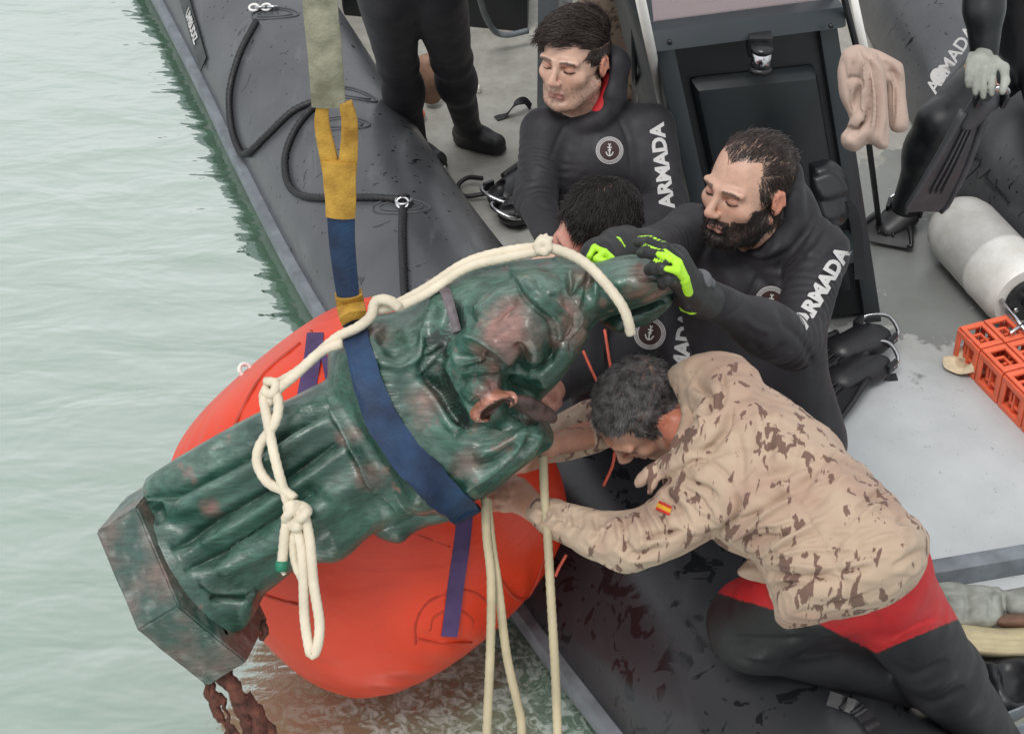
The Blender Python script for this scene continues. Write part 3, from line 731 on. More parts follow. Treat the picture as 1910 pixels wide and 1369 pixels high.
P = on_buoy([(596, 635), (610, 690), (620, 760)], .004); ribbon('webbing_strip', P, CV(1, 0, 0), .014, .004, M['purple'], buoy)
xe = 380
while xe < 600 and np.linalg.norm(buoy_hit(xe, 690) - C0 - nrm(U(xe, 690, 1) - C0) * Zd) < 1e-9: xe += 2
ring(buoy_hit(xe + 2, 690) - Rv * .006, CV(.5, .2, .8), .014, .005, M['white_paint'], buoy, 'eyelet_ring')
# ------------------------------------------------------------------ the statue (lies level, hung in slings)
SZ = 1.10
def sd_(px, py): return 3.57 - .20 * (((px - 330) * 900 - (py - 1080) * 520) / 1080400.)
def S(px, py, w=0.): return U(px, py, sd_(px, py) - w)
s_a = S(330, 1050); s_b = S(1000, 640); axis = nrm(s_b - s_a)
e2 = nrm(Tv - axis * Tv.dot(axis)); e1 = nrm(np.cross(e2, axis))   # e2 toward camera, e1 across
if e1.dot(Uv) < 0: e1 = -e1
spine = [(330, 1040), (470, 960), (600, 890), (720, 815), (840, 745), (950, 680), (1040, 620)]
srad = [.168, .152, .150, .165, .178, .155, .125]
SPP = np.array([S(*p) for p in spine])
def surf_w(px, py, rr=1.0):
    """depth offset of the body surface at a pixel"""
    P = S(px, py); best = 1e9; r = .1
    for i in range(len(SPP) - 1):
        a, b = SPP[i], SPP[i + 1]; t = np.clip((P - a) @ (b - a) / ((b - a) @ (b - a)), 0, 1); d = np.linalg.norm(P - a - t * (b - a))
        if d < best: best = d; r = srad[i] * (1 - t) + srad[i + 1] * t
    r *= rr
    return math.sqrt(max(r * r * .84 - best * best, .0004)) 
def fold(F, pts, r, k=.018, m=0, sub=False, lift=0., n=5, rr=1.0):
    q = spline(pts, n) if len(pts) > 2 else np.array(pts, float)
    P = [S(x, y, surf_w(x, y, rr) + lift) for x, y in q]; R = np.interp(np.linspace(0, 1, len(q)), np.linspace(0, 1, len(r)), r) if hasattr(r, '__len__') else r
    F.path(P, R, k=k, m=m, sub=sub)
F = Field(.0034); pl0 = S(308, 1100, 0.0)
F.pillow([(246, 915), (308, 868), (390, 820), (476, 773), (614, 707), (700, 670), (780, 760), (800, 900), (760, 965), (700, 992), (640, 1045), (585, 1052), (527, 1073), (478, 1102), (446, 1145), (405, 1150), (346, 1075), (319, 1031), (278, 985), (249, 940)], .0, .15, .14, k=.02)
F.pillow([(400, 1090), (470, 1098), (478, 1130), (452, 1168), (420, 1150), (392, 1128)], .04, .07, .03, k=.006)
F.pillow([(689, 590), (758, 576), (789, 531), (824, 518), (880, 500), (939, 489), (1002, 482), (1060, 482), (1105, 500), (1112, 560), (1100, 618), (1086, 650), (1060, 690), (1044, 712), (1015, 742), (1000, 772), (1022, 796), (1027, 828), (990, 854), (937, 900), (889, 928), (841, 962), (812, 950), (781, 956), (735, 939), (706, 917), (680, 883), (645, 810), (622, 748), (616, 690), (620, 649), (650, 622)], .01, .165, .14, k=.006)
F.pillow([(620, 652), (616, 690), (620, 748), (638, 801), (682, 883), (708, 917), (737, 939), (781, 956), (830, 940), (830, 850), (800, 740), (740, 630), (690, 605), (650, 625)], .02, .155, .055, k=.02)
F.pillow([(690, 950), (690, 992), (742, 1013), (769, 994), (798, 982), (845, 968), (830, 930), (740, 920)], -.05, .07, .03, k=.006)
F.pillow([(905, 800), (985, 770), (1022, 796), (1027, 828), (990, 854), (937, 900), (889, 928), (850, 935), (840, 880), (860, 830)], .05, .10, .05, k=.02)
# deep recess behind the sleeve
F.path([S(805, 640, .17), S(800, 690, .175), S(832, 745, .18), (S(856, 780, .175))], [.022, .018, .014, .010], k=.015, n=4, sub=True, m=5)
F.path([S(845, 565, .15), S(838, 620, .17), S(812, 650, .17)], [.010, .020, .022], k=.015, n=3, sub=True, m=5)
# bent arm in its wide sleeve
F.pillow([(856, 612), (889, 565), (939, 525), (1000, 500), (1060, 530), (1060, 600), (1040, 650), (1000, 690), (958, 700), (950, 728), (956, 748), (940, 768), (897, 785), (880, 772), (845, 752), (826, 718), (820, 683), (831, 639)], .10, .125, .085, k=.005)
F.pillow([(1010, 520), (1080, 520), (1104, 570), (1096, 630), (1060, 690), (1020, 735), (975, 725), (960, 700), (1010, 660), (1040, 600)], .07, .11, .06, k=.008)
# torn cuff
F.path([S(896, 776, .175), S(922, 752, .19), S(950, 744, .18)], [.017, .020, .016], k=.012, m=1)
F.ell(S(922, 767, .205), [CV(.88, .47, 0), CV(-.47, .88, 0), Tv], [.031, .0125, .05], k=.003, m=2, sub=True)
# hood: near side with its brim, far side, open underneath
F.pillow([(1040, 484), (1099, 490), (1128, 485), (1164, 477), (1201, 478), (1228, 495), (1254, 521), (1262, 543), (1245, 548), (1210, 567), (1184, 575), (1128, 594), (1091, 610), (1070, 610), (1040, 560)], .01, .105, .06, k=.02)
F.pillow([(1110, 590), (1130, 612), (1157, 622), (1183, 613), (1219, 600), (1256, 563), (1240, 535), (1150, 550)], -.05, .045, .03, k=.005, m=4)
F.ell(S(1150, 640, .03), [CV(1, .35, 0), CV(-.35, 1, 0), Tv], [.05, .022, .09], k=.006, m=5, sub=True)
F.cone(pl0 + axis * .06 + e1 * .012, pl0 + axis * .17 + e1 * .012, .172, .120, k=.025)
F.cut(pl0 + axis * .09, axis)
STROKES = [
 ([(262, 915), (330, 880), (430, 825), (520, 780), (620, 730)], 'r', 16, .020),
 ([(255, 932), (322, 922), (400, 885), (476, 842), (560, 796), (632, 755)], 'r', 8, -.022),
 ([(297, 972), (360, 935), (425, 903), (498, 861), (570, 812), (645, 765)], 'r', 15, .022),
 ([(319, 1024), (360, 1000), (410, 970), (490, 923), (570, 865), (645, 812)], 'v', 9, -.032),
 ([(335, 1040), (400, 1000), (470, 958), (560, 900), (660, 830)], 'r', 14, .020),
 ([(344, 1066), (400, 1042), (439, 1021), (520, 970), (590, 915)], 'v', 8, -.030),
 ([(365, 1082), (430, 1050), (520, 1005), (620, 930), (700, 870)], 'r', 20, .018),
 ([(285, 945), (296, 958), (306, 972)], 'r', 12, -.02), ([(250, 925), (262, 935), (330, 925)], 'r', 4, .008),
 ([(372, 1085), (400, 1105), (440, 1108), (478, 1100)], 'r', 5, .006), ([(392, 1118), (430, 1116), (476, 1106)], 'v', 5, -.03),
 ([(540, 1050), (600, 1010), (680, 960), (740, 900)], 'r', 22, -.012),
 ([(400, 850), (470, 812), (560, 768)], 'r', 5, -.008), ([(560, 905), (600, 930), (650, 940)], 'r', 14, -.008),
 ([(812, 950), (781, 958), (735, 941), (706, 919), (680, 885), (638, 803), (620, 748), (616, 690), (622, 650)][::1], 's', 4, .020, 26),
 ([(700, 600), (706, 680), (730, 760), (780, 830), (850, 880)], 'r', 26, .010),
 ([(704, 670), (725, 684), (752, 686), (780, 664), (790, 620), (808, 550)], 'r', 6, .010),
 ([(706, 620), (730, 640), (740, 668)], 'r', 22, -.022),
 ([(640, 700), (660, 790), (710, 870), (770, 930)], 'r', 14, -.010),
 ([(789, 694), (821, 731), (845, 770), (872, 800)], 'v', 7, -.03),
 ([(782, 705), (812, 742), (836, 785), (862, 815)], 'r', 9, .010),
 ([(790, 660), (812, 652), (830, 640)], 'r', 3, .012), ([(788, 690), (806, 680), (822, 668)], 'r', 3, .012),
 ([(760, 770), (810, 830), (880, 870), (930, 860)], 'r', 18, -.008),
 # scarf fold on the shoulder
 ([(1031, 672), (1033, 630), (1026, 598), (1002, 574), (981, 555), (966, 530), (939, 492)], 's', 4, .017, 24),
 ([(985, 520), (998, 548), (1034, 574), (1052, 600), (1050, 655)], 'r', 7, .012),
 ([(1000, 520), (1018, 545), (1045, 562)], 'r', 5, -.009),  ([(1060, 500), (1070, 560), (1064, 640)], 'r', 7, -.02),
 ([(1098, 515), (1078, 548), (1074, 600), (1060, 660)], 'v', 6, -.02), ([(1086, 500), (1090, 540), (1084, 590)], 'r', 8, .010),
 # shoulder and arm folds
 ([(880, 590), (915, 560), (950, 535)], 'r', 14, .010), ([(905, 610), (940, 575), (968, 560)], 'r', 10, -.008),
 ([(850, 641), (889, 636), (918, 650), (945, 668), (965, 676)], 'r', 9, .020), ([(846, 668), (870, 662), (900, 664), (930, 678)], 'r', 9, -.022),
 ([(858, 702), (866, 694), (902, 690), (936, 690)], 'r', 5, .016), ([(966, 688), (940, 680), (905, 680), (876, 684), (856, 694), (848, 715)], 'v', 6, -.022),
 ([(850, 728), (866, 712), (900, 706), (930, 706)], 'r', 7, -.012), ([(870, 748), (885, 732), (915, 722)], 'r', 9, .008),
 ([(975, 600), (1000, 640), (1000, 680), (975, 706)], 'r', 14, .010), ([(962, 640), (978, 668), (962, 698)], 'r', 7, -.016),
 ([(958, 700), (960, 722), (985, 738), (1010, 745)], 'v', 7, -.028), ([(1000, 735), (1040, 700), (1070, 650)], 'r', 10, .010), ([(960, 735), (960, 760), (985, 775), (1005, 778)], 'v', 9, -.03),
 # lower hollow and rim
 ([(858, 796), (885, 808), (930, 800), (975, 785)], 'r', 15, -.026), ([(884, 848), (937, 828), (986, 796)], 'r', 10, .016),
 ([(868, 905), (913, 880), (962, 838), (986, 805)], 'r', 7, .014), ([(890, 912), (937, 888), (971, 848), (985, 812)], 'v', 6, -.024), ([(880, 870), (925, 858), (965, 825)], 'r', 8, -.014),
 ([(865, 918), (890, 900), (930, 872)], 'r', 3, .004), ([(980, 860), (1000, 835), (1010, 805)], 'r', 9, .008),
 # hood
 ([(1091, 606), (1128, 591), (1184, 572), (1210, 564), (1245, 546)], 'r', 6, .008), ([(1091, 614), (1128, 600), (1184, 581), (1212, 573), (1250, 556)], 'v', 6, -.03),
 ([(1100, 505), (1095, 550), (1085, 590)], 'r', 8, -.014), ([(1118, 495), (1110, 540), (1100, 585)], 'r', 7, .008), ([(1210, 500), (1238, 525), (1240, 548)], 'r', 6, -.008), ([(1225, 555), (1240, 548), (1256, 545)], 'v', 4, -.014),
 ([(1190, 585), (1215, 580), (1240, 565)], 'r', 4, .010), ([(1140, 530), (1170, 520), (1200, 540)], 'r', 14, .005),
]
SPOTS = [  # brown worn areas: px, py, w, radius, strength
    (945, 605, .20, .050, .9), (905, 650, .2, .03, .6), (1035, 585, .15, .045, .9), (1010, 540, .14, .03, .8), (1188, 525, .09, .028, 1), (1240, 560, .06, .035, .8), (915, 735, .2, .03, .9), (930, 795, .17, .03, .5),
    (600, 905, .12, .02, .0), (395, 945, .14, .022, .9), (800, 755, .16, .035, .75), (780, 785, .16, .022, .6), (870, 855, .15, .03, .6), (745, 780, .16, .012, .7),
    (690, 880, .13, .03, .7), (655, 810, .14, .02, .8), (800, 950, .08, .025, .8), (930, 672, .2, .022, .8), (1062, 630, .12, .022, .6), (640, 900, .12, .03, .4), (860, 560, .1, .02, .4), (700, 620, .12, .03, .5), (1000, 790, .08, .03, .5), (1085, 520, .1, .03, .6)]
SP = np.array([S(a, b, c) for a, b, c, _, _ in SPOTS]); SR = np.array([s[3] for s in SPOTS]); SW = np.array([s[4] * .75 for s in SPOTS])
def statue_col(V, m, col):
    f1 = fbm(V, 9, 3, 4); f2 = fbm(V, 30, 8, 3); Q = np.stack([V @ axis * .35, V @ e1, V @ e2], 1); st = fbm(Q, 60, 5, 2)
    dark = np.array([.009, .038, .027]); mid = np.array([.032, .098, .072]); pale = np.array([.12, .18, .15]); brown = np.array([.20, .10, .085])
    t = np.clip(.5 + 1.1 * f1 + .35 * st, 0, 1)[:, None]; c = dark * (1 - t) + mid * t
    N_ = statue_col.N; hi = np.clip(N_[:, 2] * 1.2 - .45 + .9 * f2 + .3 * st, 0, 1)[:, None] * .60; c = c * (1 - hi) + pale * hi  # highlights painted in: upward-facing bronze gets a paler colour
    b = np.zeros(len(V))
    for p, r, s in zip(SP, SR, SW):
        d = np.linalg.norm(V - p, axis=1) / r + .55 * f2 + .5 * f1; b = np.maximum(b, s * np.clip(1.35 - d, 0, 1) * 1.4)
    b = np.maximum(b, np.clip((f2 - .46) * 6, 0, .5)); b = np.clip(b, 0, .9)[:, None]
    c = c * (1 - b) + brown * b * (1 + .4 * st[:, None])
    cu = (m == 1)[:, None]; c = np.where(cu, np.array([.30, .12, .08]) * (1 + .5 * f2[:, None]), c)
    c = np.where((m == 2)[:, None], np.array([.05, .02, .014]), c); c = np.where((m == 3)[:, None], np.array([.14, .11, .115]), c); c = np.where((m == 4)[:, None], c * .55, c); c = np.where((m == 5)[:, None], np.array([.012, .022, .018]), c)  # shade painted in: hood's far side dimmed, deep recesses near black
    return np.clip(c, .004, 1)
def bronze_mat():
    m, t, b = mk('wet green patinated bronze'); a = t.nodes.new('ShaderNodeAttribute'); a.attribute_name = 'Col'
    R_ = Matrix((tuple(axis), tuple(e1), tuple(e2))).to_euler()
    f = noise(t, 120, 4, .6, stretch=(.2, 1, 1), rot=tuple(R_))
    c = mixrgb(t, 1, a.outputs['Color'], ramp(t, f, [(.3, .62), (.7, 1.45)]).outputs[0], 'MULTIPLY'); 
    fl = ramp(t, noise(t, 300, 3, .6), [(.68, 0), (.72, .5)]).outputs[0]; c = mixrgb(t, fl, c, (.25, .24, .15)); t.links.new(c, b.inputs['Base Color'])
    rr = ramp(t, noise(t, 18, 4), [(.35, .26), (.7, .50)]); t.links.new(rr.outputs[0], b.inputs['Roughness']); b.inputs['Specular IOR Level'].default_value = .75
    n1 = bump(t, b, f, .55, .003); bump(t, b, noise(t, 26, 3), .4, .005, n1); return m
M['bronze'] = bronze_mat()
statue = thing('hooded_statue', S(600, 900, -.1), 'green bronze statue of a hooded robed figure hung sideways in slings, its sleeve end broken', 'statue')
F.solve(); V, Q, m_ = F.mesh(); V = smooth_v(V, Q, 1)
Nn = vnormals(V, Q); V = V + Nn * sculpt(V, Nn, STROKES)[:, None]; Nn = vnormals(V, Q); Qs = np.stack([V @ axis * .3, V @ e1, V @ e2], 1); V = V + Nn * (fbm(Qs, 45, 2, 2) * .0018 + fbm(V, 14, 6, 2) * .003)[:, None]
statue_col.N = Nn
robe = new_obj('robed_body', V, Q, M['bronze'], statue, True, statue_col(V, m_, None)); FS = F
# hexagonal plinth
pc = S(345, 1060, -.01) - axis * .055
def hex_plinth():
    R = .212; th = .096; G = []
    nr = [rad(a) for a in (-80, -20, 40, 100, 160, 220)]     # normals measured from e2 toward -e1
    vr = [rad(a - 30) for a in (-80, -20, 40, 100, 160, 220)]
    V = []
    cpl = S(300, 1100, 0) ; 
    for z in (0, 1):
        for a in vr: V.append(pl_c + axis * (z * th) + R * (math.cos(a) * e2 - math.sin(a) * e1))
    F = [[i, (i + 1) % 6, (i + 1) % 6 + 6, i + 6] for i in range(6)] + [list(range(6))[::-1], list(range(6, 12))]
    return V, F
pl_c = S(308, 1100, 0.0)
V, Fh = hex_plinth()
bm = bmesh.new(); vv = [bm.verts.new(tuple(v)) for v in V]; [bm.faces.new([vv[i] for i in f]) for f in Fh]; bmesh.ops.recalc_face_normals(bm, faces=bm.faces)
bmesh.ops.bevel(bm, geom=list(bm.edges), offset=.004, segments=2, affect='EDGES'); bmesh.ops.triangulate(bm, faces=bm.faces)
for _ in range(7):
    es = [e for e in bm.edges if e.calc_length() > .014]
    if not es: break
    bmesh.ops.subdivide_edges(bm, edges=es, cuts=1); bmesh.ops.triangulate(bm, faces=bm.faces)
Vp = np.array([v.co[:] for v in bm.verts]); Fp = [[v.index for v in f.verts] for f in bm.faces]; bm.free()
Vp = Vp + (fbm(Vp, 22, 4, 3) * .004)[:, None] * nrm(e2) + fbm(Vp, 60, 9, 2)[:, None] * .0015 * e1
f1 = fbm(Vp, 14, 2, 4); f2 = fbm(Vp, 60, 5, 3); st = np.clip(.34 + 1.5 * f1 + .5 * f2, 0, .85)[:, None]
cp = np.array([.026, .062, .050]) * (1 - st) + np.array([.13, .085, .072]) * st; pal = np.clip(f2 * 2.2 - .3, 0, .6)[:, None]; cp = cp * (1 - pal) + np.array([.17, .20, .18]) * pal
new_obj('plinth', Vp, Fp, M['bronze'], statue, True, cp, sharp=35)
# rusted fixings under the plinth
random.seed(4); np.random.seed(4)
def rusty(pts, r):
    P, _ = resample(spline([S(*p) for p in pts], 8), .006); P = P + np.stack([fbm(P, 30, k, 3) for k in (1, 2, 3)], 1) * .014
    V, Fq = tube_vf(P, r * (1 + .6 * fbm(P, 50, 5, 2)), 10); V = V + np.stack([fbm(V, 90, k, 2) for k in (1, 2, 3)], 1) * .006
    new_obj('rusted_rod', V, Fq, M['rust'], statue)
rusty([(345, 1215, .05), (372, 1250, .04), (398, 1310, .03), (425, 1390, .02), (440, 1450, .02)], .0085)
rusty([(362, 1235, .05), (395, 1270, .04), (420, 1330, .03), (450, 1400, .02), (470, 1450, .02)], .006)
rusty([(395, 1245, .04), (425, 1275, .03), (452, 1320, .03), (475, 1400, .02)], .012)
rusty([(410, 1250, .04), (440, 1285, .04), (455, 1330, .03), (465, 1390, .02)], .015)
rusty([(455, 1300, .03), (478, 1330, .03), (490, 1400, .02)], .014)
rusty([(470, 1352, .03), (500, 1358, .02), (492, 1390, .02)], .010)
rusty([(484, 1150, .0), (492, 1172, .0), (486, 1192, .0)], .008)
rusty([(288, 1155, .02), (296, 1168, .02)], .006); rusty([(338, 1205, .02), (345, 1220, .02), (352, 1222, .02)], .007)
# broken attribute below the cuff
F = Field(.004); F.path([S(945, 745, .17), S(985, 752, .16), S(1025, 772, .12)], [.009, .012, .011], k=.006, n=3, flat=(e2, 1.5))
F.path([S(960, 752, .16), S(1000, 772, .14), S(1030, 780, .12)], [.010, .012, .010], k=.006)
sdf_obj('broken_staff', F, M['dark_metal'], statue)

Pz = spline([(798, 527), (818, 528), (832, 548), (842, 580), (853, 620)], 6)
def proj_statue(x, y, l): p = S(x, y); return FS.project(p[None], nrm(p - C0), .34)[0] - nrm(p - C0) * l
Pz = np.array([proj_statue(x, y, .006) for x, y in Pz]); Pz[1:-1] = .5 * Pz[1:-1] + .25 * (Pz[:-2] + Pz[2:])
ribbon('mantle_band', Pz, CV(1, .25, 0), np.interp(np.linspace(0, 1, len(Pz)), [0, .4, 1], [.012, .020, .016]), .008, basic('worn grey bronze', (.12, .10, .11), .5, .35, 60, .6, .002), statue, bow=.003)
# ------------------------------------------------------------------ slings
sling = thing('lifting_sling', S(655, 570, .15), 'olive, ochre and navy webbing sling coming down from above and wrapped under the statue', 'sling')
X0 = S(655, 575, .10); y0 = X0[1]
def V_(px, py):    # point on the vertical plane of the hanging sling
    t = (py - 684.5) / FP; Z = y0 / (CS - t * SN); return U(px, py, Z)
P = [V_(*p) for p in spline([(592, -150), (597, 0), (606, 100), (613, 198)], 8)]; P = [P[0] + np.array([(P[0][0] - P[8][0]) / (P[0][2] - P[8][2]), 0, 1.]) * d_ for d_ in (3.0, 2.2, 1.4, .7)] + P
ribbon('upper_strap', P, Rv, .057, .010, M['strap_olive'], sling, nacross=8, bow=.004)
P = [V_(*p) for p in spline([(602, 188), (600, 230), (612, 290), (624, 340)], 8)]; P = [p + Fv * .004 for p in P]
ribbon('eye_leg', P, Rv, np.linspace(.020, .034, len(P)), .012, M['strap_yellow'], sling, bow=.004)
P = [V_(*p) for p in spline([(644, 190), (652, 230), (650, 290), (644, 340)], 8)]
ribbon('eye_leg', P, Rv, np.linspace(.022, .036, len(P)), .012, M['strap_yellow'], sling, bow=.004)
P = [V_(*p) for p in spline([(633, 300), (634, 340), (636, 370), (636, 402)], 8)]; P = [p - Fv * .004 for p in P]
ribbon('eye_throat', P, Rv, np.linspace(.058, .052, len(P)), .016, M['strap_yellow'], sling, bow=.006)
P = [V_(*p) for p in spline([(628, 196), (630, 192), (640, 196)], 8)]
P = [V_(*p) for p in spline([(636, 396), (638, 450), (644, 510), (650, 555)], 8)]
ribbon('blue_strap', P, Rv, np.linspace(.049, .040, len(P)), .014, M['strap_blue'], sling, nacross=8, bow=.006)
P = [V_(650, 548), V_(654, 570), S(660, 595, .13)]
ribbon('collar_band', P, CV(1, .25, 0), .050, .022, M['strap_yellow'], sling, nacross=8, bow=.008)
def on_statue(pts, lift=.01, n=8):
    Q = spline([list(p) for p in pts], n); P = np.array([S(x, y, 0) for x, y in Q]); return np.array([FS.project(p[None], nrm(p - C0), .34)[0] - nrm(p - C0) * lift for p in P])
def relax(P, it=3):
    P = P.copy()
    for _ in range(it): P[1:-1] = .5 * P[1:-1] + .25 * (P[:-2] + P[2:])
    return P
pts = [(660, 588), (668, 640), (682, 700), (705, 770), (745, 835), (795, 890), (845, 935), (868, 958)]
P = relax(on_statue(pts, .012), 10)
T_ = np.gradient(P, axis=0); Wd = np.cross(T_, Tv); wdt = np.interp(np.linspace(0, 1, len(P)), [0, .15, .4, .8, 1], [.036, .046, .058, .066, .052])
V, Fq = ribbon_vf(P, Wd, wdt, .018, 14, .008); V = V + np.stack([fbm(V, 22, k, 3) for k in (1, 2, 3)], 1) * .007
dd_ = FS.sample(V); 
for _ in range(3): V = V + Tv * np.clip(.009 - FS.sample(V), 0, .02)[:, None]
new_obj('blue_strap', V, Fq, M['strap_blue'], sling, sharp=70)
# the strap passes round behind the statue
Pb = [P[-1], P[-1] + Fv * .06 + nrm(T_[-1]) * .02, S(830, 930, -.13), S(740, 760, -.22), S(670, 620, -.14), S(656, 575, .0), V_(654, 566)]
ribbon('blue_strap', spline(Pb, 10), axis, .05, .012, M['strap_blue'], sling)

# ------------------------------------------------------------------ cream rope on the statue
rope = thing('cream_rope', S(560, 960, .2), 'pale cream rope knotted round the statue from hood to skirt with a hanging loop', 'rope', None)
RR = .0095
def srope(pts, lift=.011, r=RR, rel=2, nm='rope_length', n=8, free=None, mat='rope_cream'):
    """pts: (px, py[, w]) ; w given = free point, otherwise on the statue"""
    out = []
    Q = spline([[p[0], p[1], (p[2] if len(p) > 2 else -9)] for p in pts], n)
    key = [len(p) > 2 for p in pts]
    for i, q in enumerate(Q):
        k = min(i // n, len(pts) - 1); k2 = min(k + 1, len(pts) - 1); t = (i - k * n) / n
        ws = []
        for j, wt in ((k, 1 - t), (k2, t)):
            if key[j]: ws.append((pts[j][2], wt))
        p = S(q[0], q[1]); D = nrm(p - C0)
        def surf():
            h = FS.project(p[None], D, .34)[0]; return -(h - p) @ D + lift
        if len(ws) == 2: wv = ws[0][0] * ws[0][1] + ws[1][0] * ws[1][1]
        elif len(ws) == 1: wv = ws[0][0] * ws[0][1] + surf() * (1 - ws[0][1])
        else: wv = surf()
        if FS.sample(np.array([p - D * wv]))[0] < lift or FS.sample(np.array([p - D * (wv + .05)]))[0] < lift: wv = max(wv, surf())
        out.append(p - D * wv)
    P = relax(np.array(out), rel)
    return tube(nm, P, r, M[mat], rope, seg=12, lay=.045, amp=.14, step=.006)
srope([(1176, 622, .10), (1172, 600, .115), (1160, 570, .13), (1130, 530, .13), (1090, 490, .12), (1045, 468, .10), (1005, 462, .09), (940, 470, .09), (870, 490, .09), (800, 535, .10), (735, 570, .12), (700, 578, .14)], r=.0095)
srope([(1010, 468, .095), (940, 482, .10), (870, 500, .10), (800, 545, .115), (740, 575, .13)], r=.009)
srope([(745, 575, .14), (725, 560, .15), (700, 562, .15), (692, 590, .15), (665, 612, .15), (625, 632, .13), (560, 690, .13), (505, 722, .13)])
srope([(640, 640, .14), (600, 655, .14), (550, 700, .15), (515, 730, .15), (500, 755, .15)])
# knot at the top
F = Field(.0035); kc = (1013, 460, .10)
for a in range(3):
    ph = np.linspace(0, 2 * np.pi, 13); ang = a * 1.05
    F.path([S(kc[0] + 13 * math.cos(t) * math.cos(ang) - 7 * math.sin(t) * math.sin(ang), kc[1] + 13 * math.cos(t) * math.sin(ang) + 7 * math.sin(t) * math.cos(ang), kc[2] + .008 * math.sin(2 * t)) for t in ph], .007, k=.002)
for dx, dy in ((-4, -18), (6, -20), (16, -14)): F.cone(S(1013, 458, .10), S(1013 + dx, 458 + dy, .10), .006, .004, k=.003)
sdf_obj('knot', F, M['rope_cream'], rope)
# left part: runs from the left bend down to the big knot
srope([(500, 722, .15), (492, 740, .15), (500, 790, .17), (512, 850, .185), (525, 900, .19), (538, 940, .19)], rel=1)
srope([(512, 725, .15), (520, 755, .16), (512, 790, .17), (485, 830, .17), (480, 865, .175), (500, 900, .185), (530, 915, .19), (550, 930, .195)], rel=1)
srope([(496, 712, .14), (515, 715, .155), (508, 735, .16), (492, 730, .15)], rel=0, r=.009)
F = Field(.0035)
def knot_loop(cx, cy, rx, ry, ang, w, r=.0085):
    ph = np.linspace(0, 2 * np.pi, 15)
    F.path([S(cx + rx * math.cos(t) * math.cos(ang) - ry * math.sin(t) * math.sin(ang), cy + rx * math.cos(t) * math.sin(ang) + ry * math.sin(t) * math.cos(ang), w + .012 * math.sin(2 * t + ang)) for t in ph], r, k=.0015)
knot_loop(552, 960, 22, 10, -.5, .205); knot_loop(555, 950, 20, 9, .2, .20); knot_loop(548, 968, 17, 11, 1.2, .20)
sdf_obj('knot', F, M['rope_cream'], rope)
srope([(540, 955, .20), (532, 990, .20), (528, 1030, .19), (525, 1055, .19)], rel=1)
srope([(548, 965, .20), (562, 1020, .20), (566, 1080, .20), (568, 1150, .20), (576, 1205, .20), (582, 1222, .20), (592, 1205, .20), (596, 1160, .20), (585, 1090, .20), (578, 1010, .20), (568, 960, .20)], rel=1)
srope([(556, 970, .19), (548, 1005, .19), (552, 1050, .18), (566, 1080, .19)], rel=1)
tube('whipping', [S(525, 1046, .19), S(525, 1064, .19)], .0115, basic('green tape', (.01, .16, .09), .5), rope, seg=12)
srope([(526, 1064, .19), (531, 1072, .19)], r=.004, rel=0)
# hanging tails near the sling end (three separate lengths that run down to the water)
def hang(pts, mat, r, z0, label):
    P = []
    t0 = thing('hanging_rope', S(*pts[0][:2], 0), label, 'rope', None)
    Q = spline([list(p) for p in pts], 10)
    P = np.array([U(x, y, z) for x, y, z in Q]); P = np.vstack([P, [[P[-1][0], P[-1][1], h_] for h_ in np.arange(P[-1][2] - .06, -.12, -.06)]]); o = tube('rope_length', P, r, M[mat], t0, seg=12, lay=.05, amp=.15, step=.007); return t0
hang([(905, 928, 3.47), (908, 1000, 3.45), (916, 1080, 3.43), (915, 1200, 3.41), (910, 1320, 3.39), (906, 1420, 3.39)], 'rope_old', .0085, 0, 'weathered rope hanging straight down at the left, in front of the orange bag')
hang([(908, 930, 3.48), (918, 1020, 3.46), (930, 1100, 3.45), (945, 1220, 3.45), (965, 1310, 3.44), (972, 1345, 3.44), (975, 1420, 3.44)], 'rope_old', .0085, 0, 'weathered rope slanting down to a frayed end, in front of the orange bag')
hang([(1013, 850, 3.49), (1016, 930, 3.47), (1022, 1010, 3.45), (1028, 1120, 3.44), (1036, 1260, 3.43), (1042, 1420, 3.43)], 'rope_old', .0085, 0, 'weathered rope hanging in front of the grey tube right of the orange bag')
